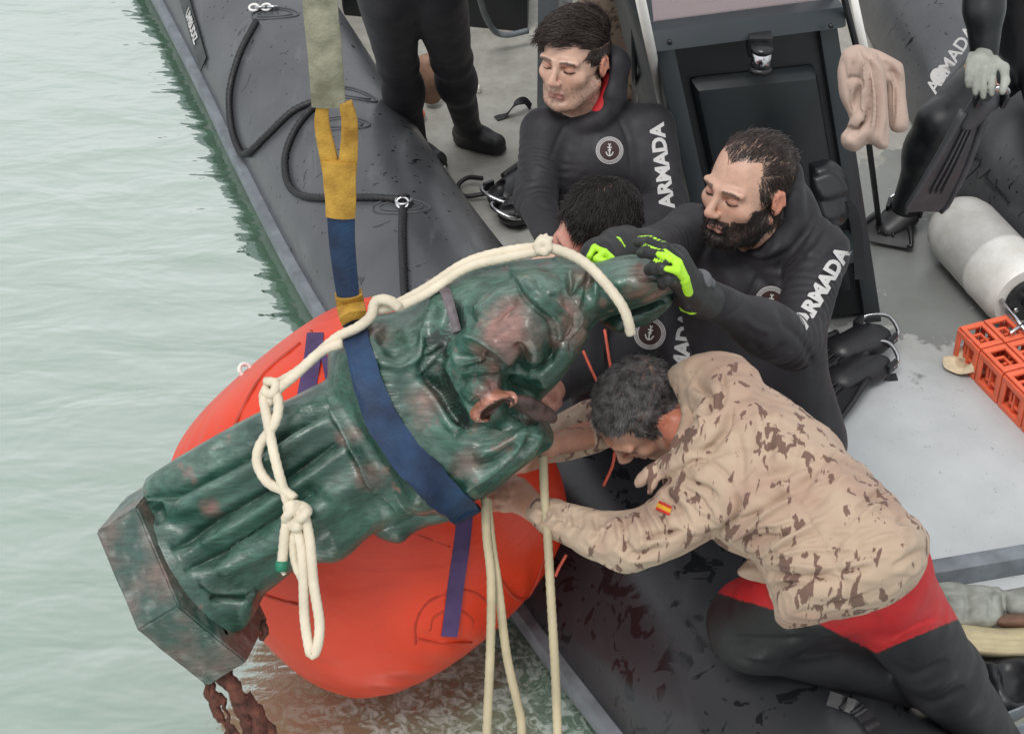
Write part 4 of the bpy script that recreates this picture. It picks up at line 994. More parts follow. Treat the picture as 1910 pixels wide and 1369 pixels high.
# ------------------------------------------------------------------ people
def rot_frame(up, fwd):
    up = nrm(up); fwd = nrm(fwd - up * up.dot(fwd)); left = np.cross(up, fwd); return np.stack([left, fwd, up])
def head_prims(F, c, R, s=1., ears=True, ball=True):
    L = lambda x, y, z: c + (R[0] * x + R[1] * y + R[2] * z) * s
    F.ell(L(0, -.018, .036), R, np.array([.077, .097, .086]) * s, k=.01)
    F.ell(L(0, .022, -.010), R, np.array([.066, .070, .078]) * s, k=.02)
    F.ell(L(0, .030, -.050), R, np.array([.054, .056, .066]) * s, k=.02)
    F.ell(L(0, .066, -.100), R, np.array([.024, .020, .019]) * s, k=.02)
    for q in (-1, 1):
        F.cone(L(q * .060, .0, -.05), L(q * .030, .055, -.092), .020 * s, .018 * s, k=.02)          # jaw line
        F.ell(L(q * .042, .058, -.022), R, np.array([.022, .02, .018]) * s, k=.015)               # cheek bone
        F.ell(L(q * .031, .092, .004), R, np.array([.018, .016, .011]) * s, k=.008, sub=True)     # eye socket
        F.cone(L(q * .012, .090, .022), L(q * .048, .076, .022), .0085 * s, .008 * s, k=.012)      # brow
        F.ell(L(q * .031, .0755, .002), R, np.array([.0145, .013, .0125]) * s, k=.002)            # lidded eye
        F.ell(L(q * .011, .100, -.033), R, np.array([.0078, .010, .0068]) * s, k=.004)            # nostril wing
        F.ell(L(q * .0058, .107, -.040), R, np.array([.0030, .004, .004]) * s, k=.001, sub=True)
        if ears:
            e = L(q * .079, -.012, -.002); ax = np.stack([R[0] * q, nrm(R[1] * .95 + R[0] * q * -.3), R[2]])
            F.ell(e, ax, np.array([.009, .019, .031]) * s, k=.006); F.ell(e + R[0] * q * .009 * s + R[1] * .004 * s, ax, np.array([.006, .010, .019]) * s, k=.003, sub=True)
            F.cone(L(q * .083, -.02, .02), L(q * .086, -.028, -.01), .0042 * s, .0036 * s, k=.003)
    F.cone(L(0, .086, .018), L(0, .112, -.026), .0065 * s, .0095 * s, k=.010)                       # nose
    F.ell(L(0, .108, -.031), R, np.array([.0105, .011, .009]) * s, k=.006)
    F.cone(L(-.016, .084, -.062), L(.016, .084, -.062), .0065 * s, .0065 * s, k=.006)
    F.cone(L(0, .090, -.060), L(0, .092, -.061), .006 * s, .006 * s, k=.006)
    F.cone(L(-.013, .084, -.073), L(.013, .084, -.073), .0068 * s, .0068 * s, k=.005)
    F.path([L(-.022, .083, -.068), L(0, .0965, -.066), L(.022, .083, -.068)], .0018 * s, k=.003, sub=True)
    F.path([L(-.020, .078, -.084), L(0, .087, -.084), L(.020, .078, -.084)], .004 * s, k=.010, sub=True)
def local(V, c, R, s): return ((V - c) @ R.T) / s
HAIRLINES = {}
def hair_mask(q, style):
    x, y, z = q[:, 0], q[:, 1], q[:, 2]; nz = .016 * fbm(q, 55, 3, 3)
    front = {'full': .066, 'recede': .092, 'short': .070, 'fade': .068}[style]
    if style == 'recede': front = front - .016 * np.exp(-((np.abs(x) - .0) / .026) ** 2) + 0 * x
    side = (y < .040 - .25 * np.abs(z - .04)) & (z > .004) & (np.abs(x) > .045)
    a = (z + nz > front - np.clip(-(y - .03) * .9, 0, .1))
    b = (y < -.022) & (z > -.080 + nz)
    sb = (y < .012 + nz) & (y > -.01) & (z > -.035) & (np.abs(x) > .055)
    return a & (y < .1) | side | b | sb
def beard_mask(q, n=.006):
    x, y, z = q[:, 0], q[:, 1], q[:, 2]; nz = n * fbm(q, 45, 7, 2)
    jaw = (z + nz < -.052 - .0 * x) & (y > -.010) & (z > -.145)
    side = (z + nz < -.012) & (np.abs(x) > .050) & (y > .004) & (y < .052)
    cheek = (z + nz < -.040) & (np.abs(x) > .036) & (y > .01)
    mous = (z + nz < -.043) & (z > -.060) & (np.abs(x) < .032) & (y > .07)
    lips = (np.abs(x) < .022) & (z < -.058) & (z > -.078) & (y > .078)
    return (jaw | side | cheek | mous) & ~lips, lips
def skin_col(V, c, R, s, skin, hairc, style, beard=0., lip=(.36, .17, .14), beardc=None):
    q = local(V, c, R, s); x, y, z = q.T; C = np.tile(np.array(skin, float), (len(V), 1)); f = fbm(V, 30, 4, 3)[:, None]; C *= 1 + .10 * f
    near = np.linalg.norm(q, axis=1) < .2
    blush = np.clip(np.exp(-(((np.abs(x) - .04) / .022) ** 2 + ((z + .025) / .02) ** 2)) * (y > .03) + np.exp(-((x / .016) ** 2 + ((z + .03) / .018) ** 2)) * (y > .09), 0, 1)[:, None] * .25
    C = C * (1 - blush) + C * np.array([1.12, .78, .74]) * blush
    ear = (np.abs(x) > .078)[:, None]; C = np.where(ear & near[:, None], C * np.array([1.1, .74, .66]), C)
    bm_, lips = beard_mask(q); 
    if beard: C = np.where((bm_ & near)[:, None], C * (1 - beard) + np.array(beardc or hairc) * beard, C)
    C = np.where((lips & near)[:, None], np.array(lip), C)
    ax = np.abs(x); brow = near & (y > .055) & (np.abs(z - .0225 + .25 * np.clip(ax - .032, 0, 1)) < .0038 + .002 * fbm(q, 80, 2, 2)) & (ax > .012) & (ax < .050); C = np.where(brow[:, None], C * .2 + (np.array(hairc) * 1.2 + .008) * .8, C)
    lash = near & (y > .066) & (np.abs(z + .0035 - 9 * (ax - .031) ** 2) < .0023) & (ax > .017) & (ax < .046); C = np.where(lash[:, None], np.array([.03, .016, .012]), C)
    sock = near & (y > .06) & (np.abs(z - .010) < .010) & (ax > .012) & (ax < .045); C = np.where(sock[:, None] & ~lash[:, None] & ~brow[:, None], C * np.array([.80, .66, .64]), C)
    h = hair_mask(q, style) & near; h &= ~((ax > .079) & (z < .03) & (z > -.035)); hk = (h * (.62 + .25 * fbm(q, 120, 5, 2)))[:, None]; C = C * (1 - hk) + np.array(hairc) * 1.2 * hk
    return np.clip(C, .003, 1), h, bm_ & near
def strands(name, roots, dirs, length, r, mat, parent, curl=.3, lay=None, seed=0):
    rng = np.random.default_rng(seed); n = len(roots); K = 5
    P = np.zeros((n, K, 3)); P[:, 0] = roots - dirs * .002; d = dirs.copy(); step = (np.asarray(length).reshape(-1, 1) if np.ndim(length) else length) / (K - 1)
    jit = rng.normal(0, curl, (n, 3))
    for k in range(1, K):
        dd = d + jit * .4 + (lay[:, :] * (k / K) if lay is not None else 0); dd /= np.linalg.norm(dd, axis=1)[:, None]; P[:, k] = P[:, k - 1] + dd * step; d = dd
    up = np.cross(d, np.array([.3, .5, .8])); up /= np.linalg.norm(up, axis=1)[:, None]; sd = np.cross(d, up)
    rr = r * np.array([1, 1, .95, .8, .35]); V = np.zeros((n, K, 3, 3))
    for j in range(3):
        a = 2 * np.pi * j / 3; V[:, :, j] = P + (up * math.cos(a) + sd * math.sin(a))[:, None] * rr[None, :, None]
    V = V.reshape(-1, 3); b = np.arange(n)[:, None, None] * K * 3 + np.arange(K - 1)[None, :, None] * 3; j = np.arange(3)[None, None]; j2 = (j + 1) % 3
    F = np.stack([b + j, b + j2, b + 3 + j2, b + 3 + j], -1).reshape(-1, 4)
    return new_obj(name, V, F, mat, parent)
def make_hair(body, V, Nn, hmask, c, R, s, mat, parent, n, L, comb, lift=.5, r=.0011, curl=.25, seed=1, lenfn=None):
    ii = np.where(hmask)[0]
    if len(ii) < 10: return
    rng = np.random.default_rng(seed); ii = rng.choice(ii, n); P = V[ii] + rng.normal(0, .0030, (n, 3)); P = P - Nn[ii] * ((P - V[ii]) * Nn[ii]).sum(1)[:, None]; q = local(P, c, R, s)
    cb = comb(q) @ R; Nv = Nn[ii]; cb = cb - Nv * (cb * Nv).sum(1)[:, None] * .8; cb += fbm(P, 45, 3, 2)[:, None] * .7 * R[0] + fbm(P, 45, 8, 2)[:, None] * .5 * R[1]
    cb /= np.linalg.norm(cb, axis=1)[:, None] + 1e-6; d = Nv * lift + cb; d /= np.linalg.norm(d, axis=1)[:, None]
    ln = L * (lenfn(q) if lenfn else 1) * rng.uniform(.7, 1.15, n)
    return strands('hair' if 'beard' not in mat[1] else 'beard', P, d, ln, r, M[mat[0]], parent, curl, -Nv * .45, seed)
def torso_prims(F, nb, sL, sR, pel, fwd, o=0., w=1., belly=0.):
    sh = nrm(sL - sR); mid = (sL + sR) / 2; fw = nrm(fwd - sh * fwd.dot(sh)); dn = nrm(pel - nb)
    for q, sh_ in ((1, sL), (-1, sR)):
        F.cone(nb + dn * .02, sh_ + dn * .005, .052 + o, .052 + o, k=.05)
        F.cone(mid + dn * .10 + sh * q * .075 * w, mid + dn * .26 + sh * q * .055 * w, .098 + o, .090 + o, k=.05)
    F.cone(mid + dn * .08, mid + dn * .3, .115 + o, .105 + o, k=.05)
    F.ell(mid + dn * .11 + fw * .045 + sh * .06, [sh, fw, dn], [.075 + o, .055 + o, .065], k=.04); F.ell(mid + dn * .11 + fw * .045 - sh * .06, [sh, fw, dn], [.075 + o, .055 + o, .065], k=.04)
    for q in (-1, 1): F.cone(mid + dn * .28 + sh * q * .045 * w, pel + sh * q * .06, .092 + o + belly, .098 + o, k=.05)
def limb(F, a, b, c_, ra, rb, rc, o=0., k=.02, bulge=0.):
    F.cone(a, b, ra + o, rb + o, k=k); F.cone(b, c_, rb + o, rc + o, k=k)
    if bulge:
        m = b * .68 + c_ * .32; F.ell(m, np.stack([nrm(c_ - b), *np.linalg.svd(np.eye(3) - np.outer(nrm(c_ - b), nrm(c_ - b)))[0][:, :2].T]), [.10, rb + bulge + o, rb + bulge + o], k=.03)
def ring_path(c, R, rx, ry, hfn, n=14): 
    return [c + R[0] * rx * math.cos(a) + R[1] * ry * math.sin(a) + R[2] * hfn(a) for a in np.linspace(0, 2 * np.pi, n + 1)]
def hand_simple(F, wr, kn, side, nrm_, r=.0088, curl=None, L=.075, m=0, thumb=1):
    """palm + four fingers + thumb"""
    d = nrm(kn - wr); side = nrm(side - d * side.dot(d)); F.cone(wr + d * .02, kn - d * .012, .026, .034, k=.015, m=m, flat=(nrm_, 1.7))
    curl = curl if curl is not None else -nrm_
    for i, (o_, ln) in enumerate(((.030, .90), (.010, 1.05), (-.010, .98), (-.029, .78))):
        a = kn + side * o_ - d * .008; b = a + (d * .9 + curl * .35) * L * .5 * ln; c = b + (d * .35 + curl * .9) * L * .32 * ln; e = c + (d * -.1 + curl * .95) * L * .25 * ln
        F.path([a - d * .03, a, b, c, e], [r * 1.15, r * 1.2, r * 1.05, r, r * .85], k=.004, m=m)
    if thumb:
        a = wr + d * .03 + side * .028 * thumb; F.path([a, a + side * .028 * thumb + d * .02, a + side * .035 * thumb + d * .05 + curl * .015, a + side * .03 * thumb + d * .07 + curl * .03], [.014, .0125, .0105, .009], k=.008, m=m)
def decal(name, field, V2, F2, px, py, dx, dy, Z, mat, parent, lift=.0022, flip=False):
    """V2 metres; (dx,dy) photo direction of the text's x axis"""
    d = np.array([dx, dy], float); d /= np.linalg.norm(d); e = np.array([d[1], -d[0]]); s = FP / Z
    Q = np.array([[px, py] + (d * v[0] + e * v[1]) * s for v in V2]); P = np.array([U(a, b, Z) for a, b in Q]); D = nrm(P.mean(0) - C0); H_ = field.project(P, D, .14) - D * lift
    return new_obj(name, H_, F2, mat, parent, smooth=True)
def disc(R0, R1, n=40, rings=3, ex=1.):
    V = []; F = []
    for k in range(rings + 1):
        r = R0 + (R1 - R0) * k / rings; V += [(r * math.cos(2 * math.pi * i / n) * ex, r * math.sin(2 * math.pi * i / n), 0) for i in range(n)]
    for k in range(rings): F += [[k * n + i, k * n + (i + 1) % n, (k + 1) * n + (i + 1) % n, (k + 1) * n + i] for i in range(n)]
    return np.array(V), F
def strokes2(lines, w):
    V = []; F = []
    for L in lines:
        L = np.array(L, float); L, _ = resample(L, .004)
        T = np.gradient(L, axis=0); T /= np.linalg.norm(T, axis=1)[:, None] + 1e-9; Np = np.stack([-T[:, 1], T[:, 0]], 1) * w / 2; b = len(V)
        for p, n in zip(L, Np): V += [(*(p + n), 0), (*(p - n), 0)]
        F += [[b + 2 * i, b + 2 * i + 1, b + 2 * i + 3, b + 2 * i + 2] for i in range(len(L) - 1)]
    return np.array(V), F
def badge(field, px, py, Z, parent, rad_px, ang=0, ex=1.):
    s = rad_px * Z / FP; dx, dy = math.cos(ang), math.sin(ang)
    V, F = disc(.001, s, 40, 6, ex); b = decal('chest_badge', field, V, F, px, py, dx, dy, Z, M['maroon_print'], parent, .0022)
    V, F = disc(s * .72, s, 44, 3, ex); decal('badge_ring', field, V, F, px, py, dx, dy, Z, M['grey_print'], b, .0034)
    V, F = disc(s * .80, s * .83, 44, 1, ex); decal('badge_line', field, V, F, px, py, dx, dy, Z, M['neoprene_smooth'], b, .0042)
    V, F = disc(s * .90, s * .925, 44, 1, ex); decal('badge_line', field, V, F, px, py, dx, dy, Z, M['neoprene_smooth'], b, .0042)
    k = s; an = [[(0, .42 * k), (0, -.38 * k)], [(-.16 * k, .22 * k), (.16 * k, .22 * k)], [(-.26 * k, -.10 * k), (-.18 * k, -.30 * k), (0, -.42 * k), (.18 * k, -.30 * k), (.26 * k, -.10 * k)], [(-.10 * k, .48 * k), (0, .40 * k), (.10 * k, .48 * k)], [(-.12 * k, .0), (.10 * k, .12 * k), (-.04 * k, -.16 * k)]]
    V, F = strokes2(an, .085 * k); decal('badge_anchor', field, V, F, px, py, dx, dy, Z, M['white_print'], b, .0042)
    return b
def letters(field, txt, px, py, dx, dy, Z, parent, size, xs=1., bold=.004):
    V, F = text_pieces(txt, size, bold, xs); return decal('lettering', field, V, F, px, py, dx, dy, Z, M['white_print'], parent, .0025)
def suit_wrinkle(amp=.003, f=9., joints=()):
    def fn(V, m):
        d = fbm(V, f, 11, 3) * amp
        for p, ax, r in joints:
            q = V - p; t = q @ nrm(ax); w_ = np.exp(-(np.linalg.norm(q, axis=1) / r) ** 2); d += .004 * w_ * np.sin(t * 260 + 4 * fbm(V, 16, 2, 2))
        return d
    return fn
SKIN = {'pale': (.54, .345, .26), 'mid': (.50, .30, .22), 'tan': (.44, .235, .165)}

# ---------- bearded man
def man_bearded():
    t = thing('person', A(1460, 930, 0), 'bearded man in a black wetsuit and black and green gloves steadying the statue hood', 'person')
    c = U(1392, 352, 3.80); R = rot_frame(CV(.10, .84, .52), CV(-.74, -.44, .50)); s = .985
    nb = U(1452, 448, 3.93); sR = U(1290, 432, 4.0); sL = U(1530, 472, 3.88); pel = U(1450, 810, 4.22); fwd = nrm(np.cross(sL - sR, pel - nb)); fwd = fwd if fwd[1] < 0 else -fwd
    eR = U(1225, 470, 3.80); wR = U(1160, 462, 3.56); eL = U(1482, 642, 3.68); wL = U(1318, 556, 3.46)
    hp = [(U(1400, 830, 4.2), A(1440, 985, .1), A(1490, 880, .08)), (U(1500, 830, 4.16), A(1530, 965, .1), A(1550, 890, .08))]
    F = Field(.0032); head_prims(F, c, R, s); F.cone(c - R[2] * .06 * s - R[1] * .015, nb, .056, .062, k=.03)
    torso_prims(F, nb, sL, sR, pel, fwd, -.012); limb(F, sL, eL, wL, .045, .036, .026, -.004); limb(F, sR, eR, wR, .045, .036, .026, -.004)
    for h, k_, a in hp: limb(F, h, k_, a, .07, .05, .036, -.004)
    F.solve(); V, Q, m = F.mesh(); V = smooth_v(V, Q, 1); Nn = vnormals(V, Q)
    col, hm, bm_ = skin_col(V, c, R, s, SKIN['mid'], (.022, .014, .011), 'recede', .92, beardc=(.022, .013, .010))
    body = new_obj('body', V, Q, M['skin'], t, True, col)
    top = lambda q: np.stack([-.2 * q[:, 0] / .07, np.where(q[:, 2] > .05, .35 - 1.2 * (q[:, 1] > -.2), -.3), np.where(q[:, 2] > .06, .05, -1.)], 1)
    make_hair(body, V, Nn, hm, c, R, s, ('hair_dark', ''), t, 9500, .032, top, .28, .0007, .14, 3)
    make_hair(body, V, Nn, bm_, c, R, s, ('hair_black', 'beard'), t, 7000, .013, lambda q: np.stack([q[:, 0] * 3, .4 + 0 * q[:, 0], -1 + 0 * q[:, 0]], 1), .45, .0006, .3, 4)
    G = Field(.004); torso_prims(G, nb, sL, sR, pel, fwd, .004, 1.08); limb(G, sL, eL, wL + nrm(wL - eL) * .0, .062, .050, .036, 0, bulge=.006); limb(G, sR, eR, wR, .060, .048, .037, 0)
    for h, k_, a in hp: limb(G, h, k_, a, .088, .062, .044, 0, bulge=.006)
    G.cone(nb + nrm(c - nb) * .0, nb + nrm(c - R[2] * .07 - nb) * .055, .074, .068, k=.03)
    # hood pulled back, bunched behind the neck
    RN = rot_frame(nrm(c - nb) * 1. + Uv * .2, R[1]); nc = nb + RN[2] * .05
    G.path(ring_path(nc, RN, .070, .072, lambda a: .012 - .030 * math.sin(a) + (.045 if math.sin(a) < -.3 else 0)), .020, k=.02)
    G.path([nc + RN[0] * .052 - RN[1] * .02 + RN[2] * .05, nc - RN[1] * .07 + RN[2] * .085 + RN[0] * .02, nc - RN[1] * .07 + RN[2] * .05 - RN[0] * .03], [.022, .030, .026], k=.03)
    G.cone(nc + RN[0] * .04 - RN[1] * .06 + RN[2] * .02, nb - RN[1] * .03 + RN[0] * .06, .035, .04, k=.03)
    cc = c - R[2] * .02; G.ell(cc - R[2] * .01 + R[1] * .01, R, [.083, .090, .120], k=.006, sub=True)
    G.solve(); V, Q, m = G.mesh(); V = smooth_v(V, Q, 2); Nn = vnormals(V, Q)
    V = V + Nn * suit_wrinkle(.003, 9, [(eL, wL - eL, .07), (eR, wR - eR, .06), (sL + (nb - sL) * .3, nb - sL, .08), ((eL + sL) / 2, eL - sL, .08)])(V, m)[:, None]
    Nn = vnormals(V, Q); V = V + Nn * sculpt(V, Nn, [([(1400, 500), (1450, 560), (1470, 620)], 'r', 12, -.006), ([(1330, 470), (1360, 540), (1380, 620)], 'r', 16, .005), ([(1470, 640), (1430, 660), (1400, 640)], 'r', 8, -.006), ([(1440, 620), (1410, 610), (1380, 590)], 'r', 7, .005), ([(1505, 500), (1560, 470)], 'r', 7, -.005), ([(1500, 480), (1545, 450)], 'r', 6, .004), ([(1345, 650), (1365, 740)], 'r', 9, -.006), ([(1520, 690), (1500, 640), (1460, 600)], 'r', 7, -.006), ([(1350, 405), (1400, 480), (1470, 470), (1520, 400)], 'r', 5, -.004), ([(1390, 460), (1420, 480), (1470, 450)], 'r', 8, .006), ([(1420, 500), (1390, 560), (1340, 600)], 'r', 5, -.004)])[:, None]
    suit = new_obj('wetsuit', V, Q, M['neoprene'], t)
    letters(G, 'ARMADA', 1536, 534, .50, -.86, 3.75, suit, .043, 1.0, .0022); badge(G, 1438, 564, 3.9, suit, 30, .15)
    # gloves
    for nm, build in (('glove', 0), ('glove', 1)):
        K = Field(.0026)
        if build == 0:
            z = 3.30
            K.cone(U(1316, 560, 3.44), U(1290, 545, 3.38), .037, .036, k=.008, m=1); K.cone(U(1296, 548, 3.38), U(1256, 492, 3.27), .030, .036, k=.012, m=1, flat=(nrm(Tv * .8 + Rv * .5), 1.35))
            for pts, r0 in (([(1262, 484, 3.25), (1240, 464, 3.235), (1214, 452, 3.26), (1190, 452, 3.30)], .0118), ([(1256, 494, 3.24), (1232, 478, 3.22), (1210, 470, 3.235), (1197, 472, 3.27)], .0120), ([(1254, 508, 3.23), (1236, 500, 3.21), (1220, 499, 3.22), (1211, 504, 3.25)], .0122), ([(1262, 524, 3.25), (1248, 520, 3.22), (1238, 524, 3.23), (1236, 532, 3.25)], .0115)):
                K.path([U(*p) for p in pts], [r0 * 1.1, r0, r0 * .95, r0 * .88], k=.004, m=1)
                P = [U(*p) for p in pts]; fu = nrm(Uv * .75 + Tv * .65)
                for i, f_ in ((0, .3), (0, .75), (1, .15), (1, .45), (1, .75), (2, .05)): K.ell(P[i] * (1 - f_) + P[i + 1] * f_ + fu * r0 * .88, np.eye(3), [.0042, .0042, .0042], k=.001, m=2)
                K.cone(P[2] * .8 + P[3] * .2 + fu * r0 * .85, P[2] * .1 + P[3] * .9 + fu * r0 * .80, .0048, .0042, k=.001, m=2)
            K.path([U(1288, 522, 3.36), U(1308, 522, 3.36), U(1325, 528, 3.38)], [.017, .018, .010], k=.008, m=3)
            fr = lambda pts: [U(a, b, z_) for a, b, z_ in pts]
            K.path(fr([(1240, 470, 3.215), (1262, 492, 3.215), (1276, 520, 3.235), (1284, 545, 3.29)]), [.006, .011, .010, .009], k=.002, m=2)
            K.path(fr([(1244, 502, 3.195), (1262, 504, 3.205), (1276, 520, 3.23)]), [.005, .008, .006], k=.002, m=2); K.path(fr([(1228, 474, 3.205), (1250, 484, 3.21)]), [.005, .008], k=.002, m=2)
            K.path(fr([(1276, 572, 3.41), (1290, 574, 3.385), (1304, 562, 3.375), (1312, 545, 3.39)]), [.010, .0125, .0125, .010], k=.003, m=2)
        else:
            K.cone(U(1168, 458, 3.56), U(1150, 462, 3.52), .040, .040, k=.008, m=1); K.cone(U(1155, 462, 3.52), U(1120, 480, 3.46), .034, .040, k=.012, m=1, flat=(Tv, 1.3))
            for pts in ([(1118, 468, 3.45), (1104, 474, 3.45), (1098, 490, 3.47)], [(1122, 480, 3.43), (1108, 490, 3.44), (1106, 505, 3.46)], [(1132, 490, 3.43), (1122, 500, 3.44), (1122, 512, 3.46)], [(1144, 494, 3.44), (1138, 504, 3.45), (1138, 514, 3.47)]): K.path([U(*p) for p in pts], [.0135, .0125, .011], k=.004, m=1)
            K.path([U(1134, 450, 3.48), U(1112, 462, 3.44), U(1100, 484, 3.435)], [.013, .012, .010], k=.004, m=1)
            for pts in ([(1108, 462, 3.425), (1128, 470, 3.405), (1142, 482, 3.405)], [(1108, 462, 3.425), (1100, 478, 3.42), (1098, 490, 3.43)], [(1112, 482, 3.405), (1128, 470, 3.405)], [(1112, 484, 3.405), (1130, 488, 3.40)], [(1152, 448, 3.475), (1160, 462, 3.475), (1158, 478, 3.485)]): K.path([U(*p) for p in pts], .0062, k=.002, m=2)
        pal = [(.012, .012, .013), (.012, .012, .013), (.42, .78, .03), (.10, .10, .11)]
        sdf_obj(nm, K, M['green_glove'], t, palette=pal)
man_bearded()

# ---------- young man at the back
def man_young():
    t = thing('person', A(1120, 620, 0), 'young dark haired man kneeling upright in a black wetsuit with an open red lined collar', 'person')
    c = U(1070, 112, 4.62); R = rot_frame(CV(.05, .86, .50), CV(-.50, -.60, .62)); s = 1.0
    nb = U(1108, 205, 4.74); sR = U(1016, 246, 4.72); sL = U(1214, 240, 4.74); pel = U(1120, 470, 4.98); fwd = nrm(np.cross(sL - sR, pel - nb)); fwd = fwd if fwd[1] < 0 else -fwd
    eR = U(998, 372, 4.66); wR = U(1032, 455, 4.5); eL = U(1244, 385, 4.70); wL = U(1180, 455, 4.5)
    hp = [(U(1070, 480, 4.95), A(1040, 560, .08), A(1090, 500, .08)), (U(1160, 480, 4.95), A(1160, 560, .08), A(1180, 500, .08))]
    F = Field(.0036); head_prims(F, c, R, s); F.cone(c - R[2] * .06 - R[1] * .015, nb, .056, .062, k=.03)
    torso_prims(F, nb, sL, sR, pel, fwd, -.012); limb(F, sL, eL, wL, .045, .036, .026, -.004); limb(F, sR, eR, wR, .045, .036, .026, -.004)
    for w_, e_ in ((wL, eL), (wR, eR)): d = nrm(w_ - e_); hand_simple(F, w_, w_ + d * .09, np.cross(d, Tv), Tv)
    for h, k_, a in hp: limb(F, h, k_, a, .07, .05, .036, -.004)
    F.solve(); V, Q, m = F.mesh(); V = smooth_v(V, Q, 1); Nn = vnormals(V, Q)
    col, hm, bm_ = skin_col(V, c, R, s, SKIN['pale'], (.022, .014, .013), 'full', .24, beardc=(.10, .05, .035))
    body = new_obj('body', V, Q, M['skin'], t, True, col)
    comb = lambda q: np.stack([.25 - .7 * q[:, 0] / .07 * 0 + .7 + 0 * q[:, 0], np.where(q[:, 2] > .04, .75, -.1), np.where(q[:, 2] > .05, .1, -1.)], 1) * [-1, 1, 1]
    make_hair(body, V, Nn, hm, c, R, s, ('hair_dark', ''), t, 13000, .052, comb, .55, .0008, .10, 7, lenfn=lambda q: np.clip((q[:, 2] - .0) / .06, .12, 1.))
    make_hair(body, V, Nn, bm_, c, R, s, ('hair_dark', 'beard'), t, 900, .005, lambda q: np.stack([q[:, 0] * 3, .4 + 0 * q[:, 0], -1 + 0 * q[:, 0]], 1), .5, .0005, .35, 4)
    G = Field(.0045); torso_prims(G, nb, sL, sR, pel, fwd, .006, 1.05); limb(G, sL, eL, wL, .066, .052, .037, 0, bulge=.008); limb(G, sR, eR, wR, .064, .052, .037, 0)
    for h, k_, a in hp: limb(G, h, k_, a, .088, .062, .044, 0)
    RN = rot_frame(nrm(c - nb) + Uv * .1, R[1]); nc = nb + RN[2] * .035
    G.path(ring_path(nc, RN, .078, .080, lambda a: .008 - .030 * math.sin(a)), .022, k=.02)
    G.path([nc + RN[0] * .075 + RN[1] * .01 + RN[2] * .03, nc + RN[0] * .072 - RN[1] * .05 + RN[2] * .075, nc - RN[1] * .085 + RN[2] * .10, nc - RN[0] * .06 - RN[1] * .05 + RN[2] * .06], [.026, .036, .036, .03], k=.03)
    G.ell(c - R[2] * .02, R, [.092, .100, .130], k=.006, sub=True)
    G.solve(); V, Q, m = G.mesh(); V = smooth_v(V, Q, 2); Nn = vnormals(V, Q); V = V + Nn * suit_wrinkle(.003, 9, [(eL, wL - eL, .06), (eR, wR - eR, .06), (eR * .5 + sR * .5, eR - sR, .06)])(V, m)[:, None]
    Nn = vnormals(V, Q); V = V + Nn * sculpt(V, Nn, [([(1075, 205), (1050, 240), (1025, 300)], 'r', 4, -.004), ([(1150, 215), (1170, 260), (1178, 330)], 'r', 4, -.004), ([(1080, 330), (1130, 345), (1180, 335)], 'r', 9, -.004), ([(1000, 380), (1040, 395)], 'r', 5, -.004)])[:, None]
    suit = new_obj('wetsuit', V, Q, M['neoprene'], t)
    K = Field(.0036); K.path([nc + RN[0] * .050 + RN[1] * .045 - RN[2] * .0, nc + RN[0] * .068 + RN[1] * .015 + RN[2] * .02, nc + RN[0] * .066 - RN[1] * .02 + RN[2] * .05], [.022, .024, .020], k=.01); K.path(ring_path(nc - RN[2] * .006, RN, .062, .064, lambda a: .01 - .02 * math.sin(a)), .012, k=.01)
    sdf_obj('red_collar', K, basic('red lining', (.42, .012, .018), .65, .1, 40, .4, .001), t)
    letters(G, 'ARMADA', 1236, 309, -.13, -1, 4.62, suit, .050, 1.04, .0022); badge(G, 1137, 281, 4.7, suit, 25.5, .0)
man_young()

